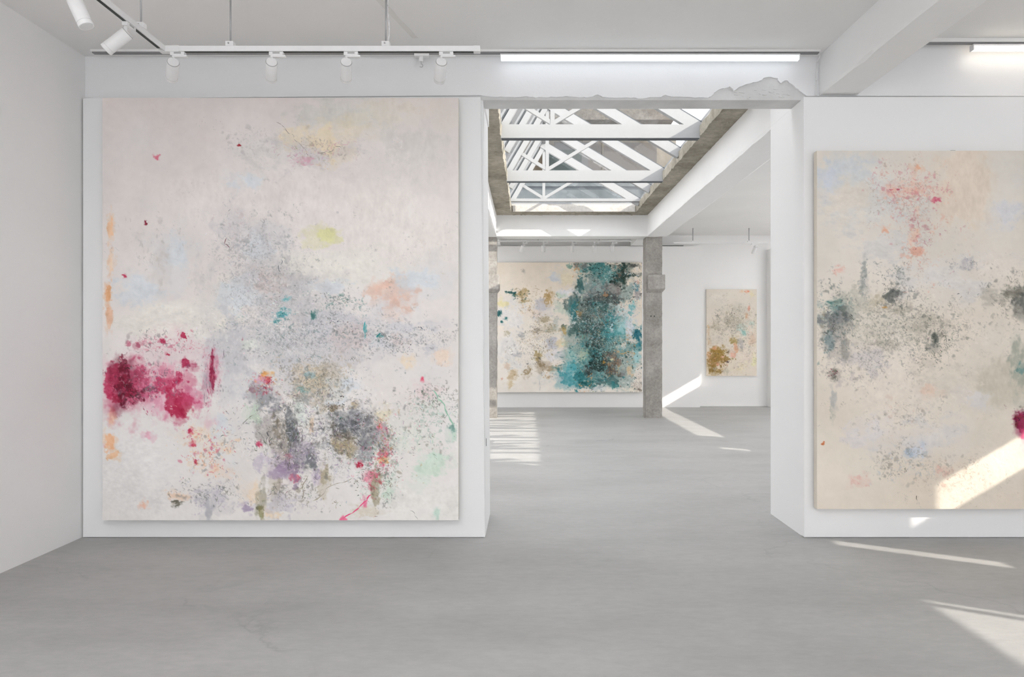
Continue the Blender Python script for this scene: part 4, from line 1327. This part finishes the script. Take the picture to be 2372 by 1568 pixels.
cv.line([(695, 1160), (698, 1130), (712, 1105)], (150, 142, 124), 1.6)
cv.line([(950, 1184), (960, 1195), (968, 1204)], (150, 150, 150), 0.9)
painting(cv, 'painting', 'huge pale painting with a crimson splash hanging on the left display wall', M['stretcher'],
         X_(237.5, 5.13), X_(1062, 5.13), Z_(1205, 5.13), Z_(226.5, 5.13), 5.13, 0.055, tilt=0.0)

# --- tall cream painting at the right
cv = Canvas(1893, 349, 2560, 1179, 1.7, (206, 200, 191), (212, 202, 188), 23)
B = cv.blob; S = cv.strokes
B(1940, 395, 70, 45, (190, 198, 206), .8, .9, .45, .4)
B(2010, 440, 110, 90, (200, 200, 198), .8, 1.0, .4, .3)
B(1920, 430, 26, 40, (196, 200, 210), .6)
B(1960, 470, 60, 50, (214, 204, 190), .6, 1.0, .4, .3)
B(2235, 420, 70, 100, (216, 202, 186), .85, 1.0, .4, .3)
B(2330, 490, 50, 60, (196, 197, 202), .8, .9, .4, .4)
B(2200, 640, 130, 60, (206, 203, 200), .8, 1.0, .4, .3)
B(2300, 620, 90, 60, (214, 206, 196), .7, 1.0, .4, .3)
B(2040, 560, 90, 50, (200, 198, 196), .7, 1.0, .4, .4)
B(2060, 900, 120, 90, (214, 204, 192), .7, 1.0, .4, .3)
B(2230, 880, 110, 50, (200, 192, 180), .7, 1.0, .4, .3)
B(2320, 900, 60, 60, (188, 182, 166), .7, 1.0, .4, .4)
B(2360, 840, 26, 90, (150, 154, 142), .8, .8, .4, .6)
B(2366, 855, 10, 18, (104, 140, 136), .9, .6, .5, .6)
B(2360, 690, 20, 40, (110, 112, 106), .8, .7, .5, .8)
B(2020, 1000, 60, 40, (204, 200, 202), .7)
B(2150, 1010, 110, 60, (202, 199, 198), .7, 1.0, .4, .4)
for (x, y, rx, ry, c, a) in ((2112, 440, 60, 14, (214, 176, 160), .7), (2062, 440, 30, 20, (216, 178, 162), .6), (2118, 410, 14, 40, (212, 184, 168), .6), (2065, 440, 8, 4, (190, 84, 100), .9), (2083, 438, 6, 4, (176, 70, 96), .9), (2165, 463, 14, 7, (196, 80, 110), .8), (2128, 390, 12, 10, (214, 160, 128), .8), (2050, 533, 12, 10, (212, 150, 120), .8), (2130, 580, 20, 14, (214, 160, 140), .8), (2122, 540, 10, 20, (216, 180, 160), .7), (1940, 625, 14, 12, (216, 176, 164), .8), (2110, 560, 8, 18, (218, 180, 160), .7), (1990, 1110, 26, 16, (212, 176, 166), .8), (1906, 1026, 5, 4, (196, 112, 70), 1), (2150, 905, 26, 20, (212, 186, 168), .7), (2180, 1090, 18, 12, (206, 170, 156), .7), (2200, 1130, 20, 16, (210, 176, 162), .6)):
    B(x, y, rx, ry, c, a, .8, .5, .8)
for (x, y, rx, ry, c, a) in ((1940, 715, 34, 26, (118, 148, 146), .9), (1932, 702, 20, 10, (70, 116, 112), .9), (1938, 745, 36, 34, (116, 118, 120), .9), (1925, 760, 20, 40, (126, 124, 122), .8), (1920, 795, 12, 26, (120, 138, 140), .8), (1958, 815, 14, 26, (140, 138, 132), .8), (1962, 740, 20, 24, (96, 98, 98), .8), (2002, 650, 9, 40, (150, 154, 152), .8), (2066, 683, 22, 16, (88, 92, 90), .9), (2082, 630, 9, 20, (170, 172, 170), .7), (2075, 715, 40, 12, (160, 152, 136), .7), (2020, 700, 30, 20, (182, 172, 150), .7), (2150, 750, 50, 26, (160, 154, 140), .6), (2158, 800, 22, 22, (100, 104, 98), .85), (2165, 782, 8, 14, (56, 64, 60), .9), (2240, 610, 18, 18, (176, 174, 176), .7), (2300, 690, 40, 26, (170, 166, 156), .6), (2345, 680, 26, 16, (120, 116, 106), .8), (1932, 865, 14, 14, (130, 124, 116), .8), (1930, 925, 8, 28, (168, 168, 166), .8), (1928, 955, 6, 18, (160, 160, 150), .7), (2105, 1050, 14, 10, (160, 176, 192), .8), (2130, 1045, 20, 18, (190, 198, 210), .7), (2050, 800, 40, 14, (160, 154, 140), .6), (2010, 830, 60, 30, (192, 186, 186), .6), (2052, 712, 8, 4, (196, 150, 90), .9), (1985, 700, 40, 40, (176, 174, 162), .6), (2040, 760, 120, 40, (192, 186, 172), .5), (2265, 920, 40, 26, (206, 204, 206), .6), (2400, 720, 40, 50, (90, 92, 90), .8), (2440, 800, 60, 60, (130, 130, 124), .7), (2480, 640, 60, 40, (170, 170, 170), .6), (2480, 1000, 40, 40, (196, 180, 176), .6)):
    B(x, y, rx, ry, c, a, .75, .5, .85)
B(2368, 975, 22, 26, (112, 10, 50), 1, .5, .5, .7)
B(2372, 1002, 16, 22, (196, 70, 112), .9, .7, .5, .7)
B(2372, 1040, 16, 30, (222, 186, 186), .7)
S(420, 2110, 450, 60, 55, [(206, 140, 120), (190, 120, 110), (180, 80, 100), (150, 130, 118), (216, 170, 150)], (3, 9), (0.8, 2), op=.8)
S(120, 2130, 560, 30, 60, [(206, 140, 120), (150, 60, 80), (160, 130, 110)], (3, 9), (0.8, 2), op=.85)
S(806, 2080, 760, 170, 70, [(70, 74, 70), (110, 110, 102), (140, 136, 124), (90, 96, 92), (160, 154, 140)], (3, 10), (0.9, 2.4), op=.85)
S(420, 1940, 745, 34, 60, [(60, 66, 66), (80, 110, 108), (110, 110, 110), (150, 150, 150), (50, 60, 56)], (3, 10), (1, 2.6))
S(220, 2070, 680, 36, 40, [(56, 62, 60), (90, 94, 92), (120, 120, 112)], (3, 10), (1, 2.6))
S(260, 2160, 790, 36, 45, [(44, 54, 50), (90, 90, 84), (120, 116, 104)], (3, 10), (1, 2.6))
S(248, 2010, 840, 80, 50, [(130, 128, 126), (160, 152, 156), (110, 108, 100)], (3, 8), (0.8, 2), op=.8)
S(120, 1932, 865, 12, 14, [(40, 50, 46), (150, 40, 70), (110, 106, 96)], (3, 8), (1, 2.4))
S(248, 2110, 970, 110, 60, [(130, 128, 118), (170, 166, 166), (196, 170, 156), (110, 108, 100)], (3, 9), (0.8, 2), op=.75)
S(186, 2090, 1070, 70, 40, [(90, 92, 84), (140, 138, 130), (160, 170, 180), (110, 106, 96)], (3, 9), (0.9, 2.2), op=.85)
S(220, 2220, 1100, 90, 60, [(150, 120, 106), (170, 160, 146), (130, 126, 116)], (3, 9), (0.9, 2), op=.7)
S(160, 2000, 660, 8, 40, [(100, 106, 104), (140, 142, 140)], (3, 9), (0.9, 2))
S(160, 2085, 630, 12, 30, [(100, 106, 104), (140, 142, 140)], (3, 9), (0.9, 2))
S(160, 2240, 610, 30, 20, [(100, 100, 104), (140, 140, 146)], (3, 9), (0.9, 2), op=.8)
S(260, 2345, 690, 40, 50, [(70, 70, 64), (110, 108, 96), (140, 136, 124)], (3, 10), (1, 2.4), op=.9)
S(120, 2366, 968, 16, 20, [(90, 6, 40), (150, 20, 70), (110, 90, 40), (40, 30, 30)], (4, 10), (1, 2.6))
S(300, 2200, 740, 300, 380, [(176, 168, 156), (150, 144, 134), (224, 216, 206)], (3, 8), (0.8, 2), op=.6, clump=3)
S(300, 2100, 850, 200, 200, [(222, 216, 206), (216, 208, 198)], (4, 12), (0.9, 2.2), op=.7, clump=3)
S(80, 1908, 760, 5, 50, [(120, 112, 96), (140, 130, 110)], (3, 8), (0.8, 2))
cv.line([(2126, 1144), (2126, 1158)], (90, 84, 70), 1.2)
p_ = painting(cv, 'painting', 'cream painting with dark flecks, cut by the right edge, on the right display wall', M['stretcher_warm'],
              X_(1892.5, 5.13), X_(2560, 5.13), Z_(1179, 5.13), Z_(349, 5.13), 5.13, 0.055)
for zz in (Z_(348, 5.13), Z_(1179, 5.13) - 0.006):
    box_obj('hanging_clip', X_(2207, 5.13), X_(2217, 5.13), 5.15, 5.205, zz, zz + 0.006, M['grey_metal'], p_)

# --- teal painting at the far end
cv = Canvas(110, 80, 1650, 1470, 4.3, (224, 214, 200), (222, 216, 208), 37)
B = cv.blob; S = cv.strokes
for (x, y, rx, ry, c, a) in ((300, 650, 170, 170, (219, 217, 215), .9), (250, 1000, 170, 160, (220, 218, 216), .9), (330, 1180, 120, 80, (212, 212, 210), .8), (150, 520, 60, 60, (222, 214, 166), .9), (720, 230, 120, 80, (202, 206, 212), .85), (850, 240, 80, 90, (226, 216, 190), .8), (880, 420, 110, 70, (226, 226, 230), .9), (580, 570, 110, 90, (192, 190, 196), .85), (500, 620, 90, 60, (222, 208, 196), .7), (790, 580, 90, 90, (196, 206, 192), .85), (800, 430, 60, 50, (186, 204, 186), .8), (700, 960, 80, 90, (188, 188, 196), .85), (560, 880, 120, 60, (214, 206, 196), .8), (800, 950, 80, 50, (220, 206, 170), .7), (740, 1080, 90, 90, (218, 216, 218), .8), (650, 1330, 120, 90, (214, 212, 206), .8), (750, 720, 80, 70, (180, 184, 178), .7), (930, 1000, 70, 60, (186, 204, 196), .8)):
    B(x, y, rx, ry, c, a, .9, .45, .5)
for (x, y, rx, ry, c, a) in ((385, 165, 26, 30, (178, 172, 162), .8), (385, 415, 70, 60, (178, 154, 108), .9), (260, 400, 50, 24, (30, 78, 78), 1), (300, 430, 24, 16, (44, 90, 84), .9), (650, 455, 50, 70, (172, 142, 92), .9), (400, 490, 50, 26, (170, 150, 100), .7), (620, 690, 60, 40, (166, 152, 122), .9), (680, 800, 110, 50, (170, 156, 130), .8), (540, 810, 60, 30, (140, 130, 116), .7), (545, 1080, 50, 70, (164, 144, 100), 1), (590, 1180, 60, 60, (128, 110, 82), .9), (700, 1210, 110, 40, (160, 140, 110), .9), (430, 1260, 44, 50, (150, 130, 98), .9), (260, 1290, 60, 70, (190, 168, 132), .8), (250, 1380, 40, 40, (200, 180, 140), .7), (210, 1180, 40, 40, (210, 190, 170), .7), (140, 625, 30, 36, (26, 84, 86), 1), (200, 680, 26, 14, (30, 96, 96), 1), (155, 720, 16, 14, (30, 96, 96), 1), (220, 830, 30, 40, (170, 160, 130), .8), (360, 850, 60, 30, (150, 150, 150), .6), (330, 1060, 60, 50, (170, 170, 172), .7), (160, 1325, 16, 14, (206, 160, 140), .9), (560, 1400, 8, 60, (196, 194, 190), .7), (980, 115, 60, 40, (130, 116, 104), .9), (880, 120, 44, 28, (110, 150, 138), .9), (1040, 130, 40, 40, (84, 86, 86), .9)):
    B(x, y, rx, ry, c, a, .7, .5, .8)
for (x, y, rx, ry, c, a) in ((1180, 330, 230, 260, (124, 146, 144), 1), (1130, 640, 270, 230, (96, 116, 114), 1), (1120, 900, 260, 190, (90, 128, 126), 1), (1130, 1220, 300, 240, (84, 128, 128), 1), (1350, 1000, 260, 200, (96, 140, 142), .95), (1480, 420, 120, 160, (140, 160, 158), .9),
                             (1190, 150, 140, 80, (72, 130, 130), 1), (1300, 230, 120, 90, (84, 140, 140), .9), (1160, 380, 110, 90, (146, 150, 150), .85), (1320, 360, 100, 80, (128, 124, 124), .8), (1460, 150, 90, 95, (26, 46, 40), 1), (1420, 260, 80, 60, (34, 56, 50), .95), (1560, 215, 70, 24, (30, 48, 42), 1), (1560, 110, 50, 30, (80, 84, 82), 1), (1240, 480, 190, 70, (70, 76, 76), .9), (1200, 560, 90, 60, (60, 100, 98), .9), (920, 560, 55, 110, (48, 118, 124), 1), (1000, 330, 40, 90, (60, 104, 106), .95), (990, 640, 40, 60, (176, 136, 90), .9), (1260, 425, 30, 24, (196, 140, 100), .9), (1310, 660, 75, 44, (44, 120, 130), 1), (1080, 760, 190, 90, (62, 82, 80), .95), (900, 800, 90, 80, (70, 100, 96), .9), (820, 800, 30, 50, (180, 150, 90), .8), (1340, 820, 110, 130, (64, 142, 148), .95), (1480, 620, 130, 70, (218, 214, 212), .95), (1400, 560, 90, 50, (196, 212, 210), .8), (1450, 760, 100, 100, (156, 198, 200), .95), (1530, 800, 60, 100, (212, 216, 222), .95), (1330, 740, 36, 60, (224, 224, 226), .9), (1600, 850, 50, 110, (18, 92, 108), 1), (1600, 960, 40, 50, (40, 120, 134), .9), (1540, 540, 50, 60, (110, 176, 182), .9), (1600, 420, 40, 60, (170, 164, 166), .8), (1575, 340, 40, 50, (100, 150, 164), .9), (1600, 290, 26, 26, (214, 170, 150), .8), (1150, 960, 110, 70, (34, 50, 46), 1), (1120, 1050, 70, 40, (44, 70, 66), .9), (1200, 1160, 90, 110, (28, 44, 40), 1), (1080, 1240, 80, 60, (52, 60, 58), .9), (1340, 1110, 110, 100, (116, 98, 88), .95), (1340, 1240, 90, 70, (86, 72, 64), .9), (1330, 1120, 24, 20, (226, 222, 180), .9), (1240, 1150, 16, 16, (206, 150, 60), .9), (900, 1200, 80, 90, (96, 176, 184), .95), (880, 1310, 110, 110, (70, 150, 160), 1), (1000, 1300, 60, 80, (44, 116, 122), .9), (900, 1060, 80, 60, (150, 190, 184), .9), (1020, 1090, 90, 70, (170, 186, 164), .9), (1120, 1380, 110, 60, (38, 100, 102), 1), (1290, 1350, 110, 60, (70, 104, 104), .9), (1350, 1390, 60, 40, (50, 120, 122), .9), (1180, 1430, 120, 30, (200, 206, 206), .8), (1590, 1100, 50, 110, (150, 196, 198), .9), (1510, 1240, 40, 70, (206, 184, 150), .9), (1460, 1280, 40, 80, (140, 150, 150), .9), (1600, 1350, 70, 110, (214, 206, 196), 1), (1530, 1440, 90, 30, (222, 214, 200), .9), (1500, 1100, 60, 70, (150, 168, 166), .8)):
    B(x, y, rx, ry, c, a, .55, .5, .9, var=22)
for k in range(46):
    x, y = cv.rng.uniform(880, 1640), cv.rng.uniform(90, 1450)
    cv.scribble(x, y, cv.rng.uniform(70, 170), cv.rng.uniform(70, 170), [(24, 60, 58), (36, 112, 120), (22, 38, 34), (96, 168, 172), (112, 98, 88), (170, 200, 200), (64, 72, 70), (206, 210, 210), (196, 150, 100)][k % 9], 0.72, 0.85, cv.rng.uniform(5, 12))
for k in range(26):
    x, y = cv.rng.uniform(180, 860), cv.rng.uniform(380, 1380)
    cv.scribble(x, y, cv.rng.uniform(60, 130), cv.rng.uniform(50, 120), [(150, 126, 84), (110, 96, 70), (80, 76, 70), (176, 172, 176), (190, 160, 120), (200, 204, 210)][k % 6], 0.55, 0.75, cv.rng.uniform(5, 11))
S(1600, 1200, 750, 250, 480, [(24, 60, 58), (40, 110, 116), (20, 36, 32), (90, 160, 164), (110, 100, 92), (150, 190, 190), (60, 70, 68)], (14, 50), (4, 12))
S(500, 1200, 750, 260, 480, [(222, 224, 224), (190, 210, 208), (200, 170, 130), (180, 180, 186)], (12, 40), (4, 10))
S(400, 560, 900, 190, 260, [(150, 126, 84), (110, 96, 70), (70, 66, 60), (180, 160, 120), (150, 150, 156)], (12, 36), (3, 9))
S(160, 400, 430, 70, 60, [(150, 120, 60), (110, 90, 50), (40, 80, 76)], (12, 34), (4, 9))
S(160, 330, 1040, 150, 160, [(120, 120, 118), (170, 160, 140), (190, 190, 190)], (12, 34), (3, 8), op=.8)
painting(cv, 'painting', 'wide painting with a dense teal mass on the far wall between the columns', M['stretcher'],
         X_(1130 + 110 / 4.613, 15.40) - 0.02, X_(1487.5, 15.40), Z_(908.5, 15.40), Z_(608, 15.40), 15.40, 0.06)

# --- small ochre painting
cv = Canvas(120, 75, 945, 1500, 6.0, (206, 198, 186), (208, 198, 184), 51)
B = cv.blob; S = cv.strokes
for (x, y, rx, ry, c, a) in ((300, 200, 180, 120, (212, 204, 194), .8), (560, 600, 330, 160, (176, 170, 156), .7), (640, 400, 150, 120, (184, 180, 168), .7), (300, 680, 160, 100, (176, 168, 152), .7), (250, 900, 130, 90, (204, 196, 184), .8), (690, 720, 90, 60, (178, 200, 194), .9), (730, 800, 40, 60, (140, 186, 180), .9), (870, 640, 80, 50, (180, 194, 184), .8), (570, 920, 80, 70, (156, 136, 84), .9), (600, 1050, 50, 100, (206, 156, 124), .9), (700, 1000, 70, 110, (160, 158, 156), .8), (310, 1230, 180, 190, (138, 108, 48), 1), (340, 1090, 120, 70, (146, 118, 56), 1), (230, 1050, 70, 40, (208, 156, 126), .9), (170, 1160, 40, 80, (190, 144, 100), .8), (200, 1400, 80, 70, (130, 104, 50), .9), (330, 1430, 60, 50, (134, 106, 50), .9), (540, 1160, 50, 60, (214, 166, 146), .9), (380, 1190, 26, 20, (222, 180, 160), 1), (460, 1270, 50, 18, (84, 66, 62), 1), (480, 1110, 26, 30, (90, 70, 50), .9), (300, 1310, 40, 26, (206, 150, 130), .8), (250, 1400, 40, 40, (150, 146, 130), .8), (430, 1420, 60, 60, (186, 178, 160), .8), (900, 1200, 50, 150, (216, 212, 174), .95), (700, 1380, 130, 80, (214, 202, 176), .8), (740, 1200, 120, 90, (214, 202, 190), .8), (790, 110, 40, 26, (216, 140, 110), .95), (700, 110, 40, 30, (210, 180, 150), .7), (860, 150, 60, 60, (210, 200, 160), .6), (815, 380, 30, 50, (200, 140, 120), .8), (780, 520, 30, 50, (190, 150, 120), .8), (860, 900, 70, 120, (204, 180, 160), .7), (150, 710, 30, 50, (186, 154, 110), .8), (160, 900, 30, 90, (190, 164, 130), .7)):
    B(x, y, rx, ry, c, a, .7, .5, .8, var=18)
S(700, 520, 620, 270, 200, [(110, 106, 96), (80, 78, 72), (150, 142, 126), (130, 116, 90)], (14, 40), (5, 12), op=.85)
S(260, 800, 950, 120, 260, [(120, 112, 98), (150, 140, 120), (190, 150, 130)], (14, 40), (5, 12), op=.8)
S(260, 560, 800, 300, 500, [(224, 218, 208), (216, 206, 196)], (14, 36), (5, 12), op=.8)
S(200, 310, 1260, 130, 170, [(110, 84, 40), (90, 70, 46), (170, 140, 76), (206, 150, 120)], (14, 40), (5, 12))
S(160, 650, 1330, 190, 100, [(170, 154, 126), (140, 128, 106), (220, 214, 180)], (14, 36), (5, 10), op=.8)
painting(cv, 'painting', 'small upright painting with an ochre patch on the far right wall', M['stretcher'],
         X_(1636.5, 15.70), X_(1753, 15.70), Z_(870.5, 15.70), Z_(670, 15.70), 15.70, 0.045)
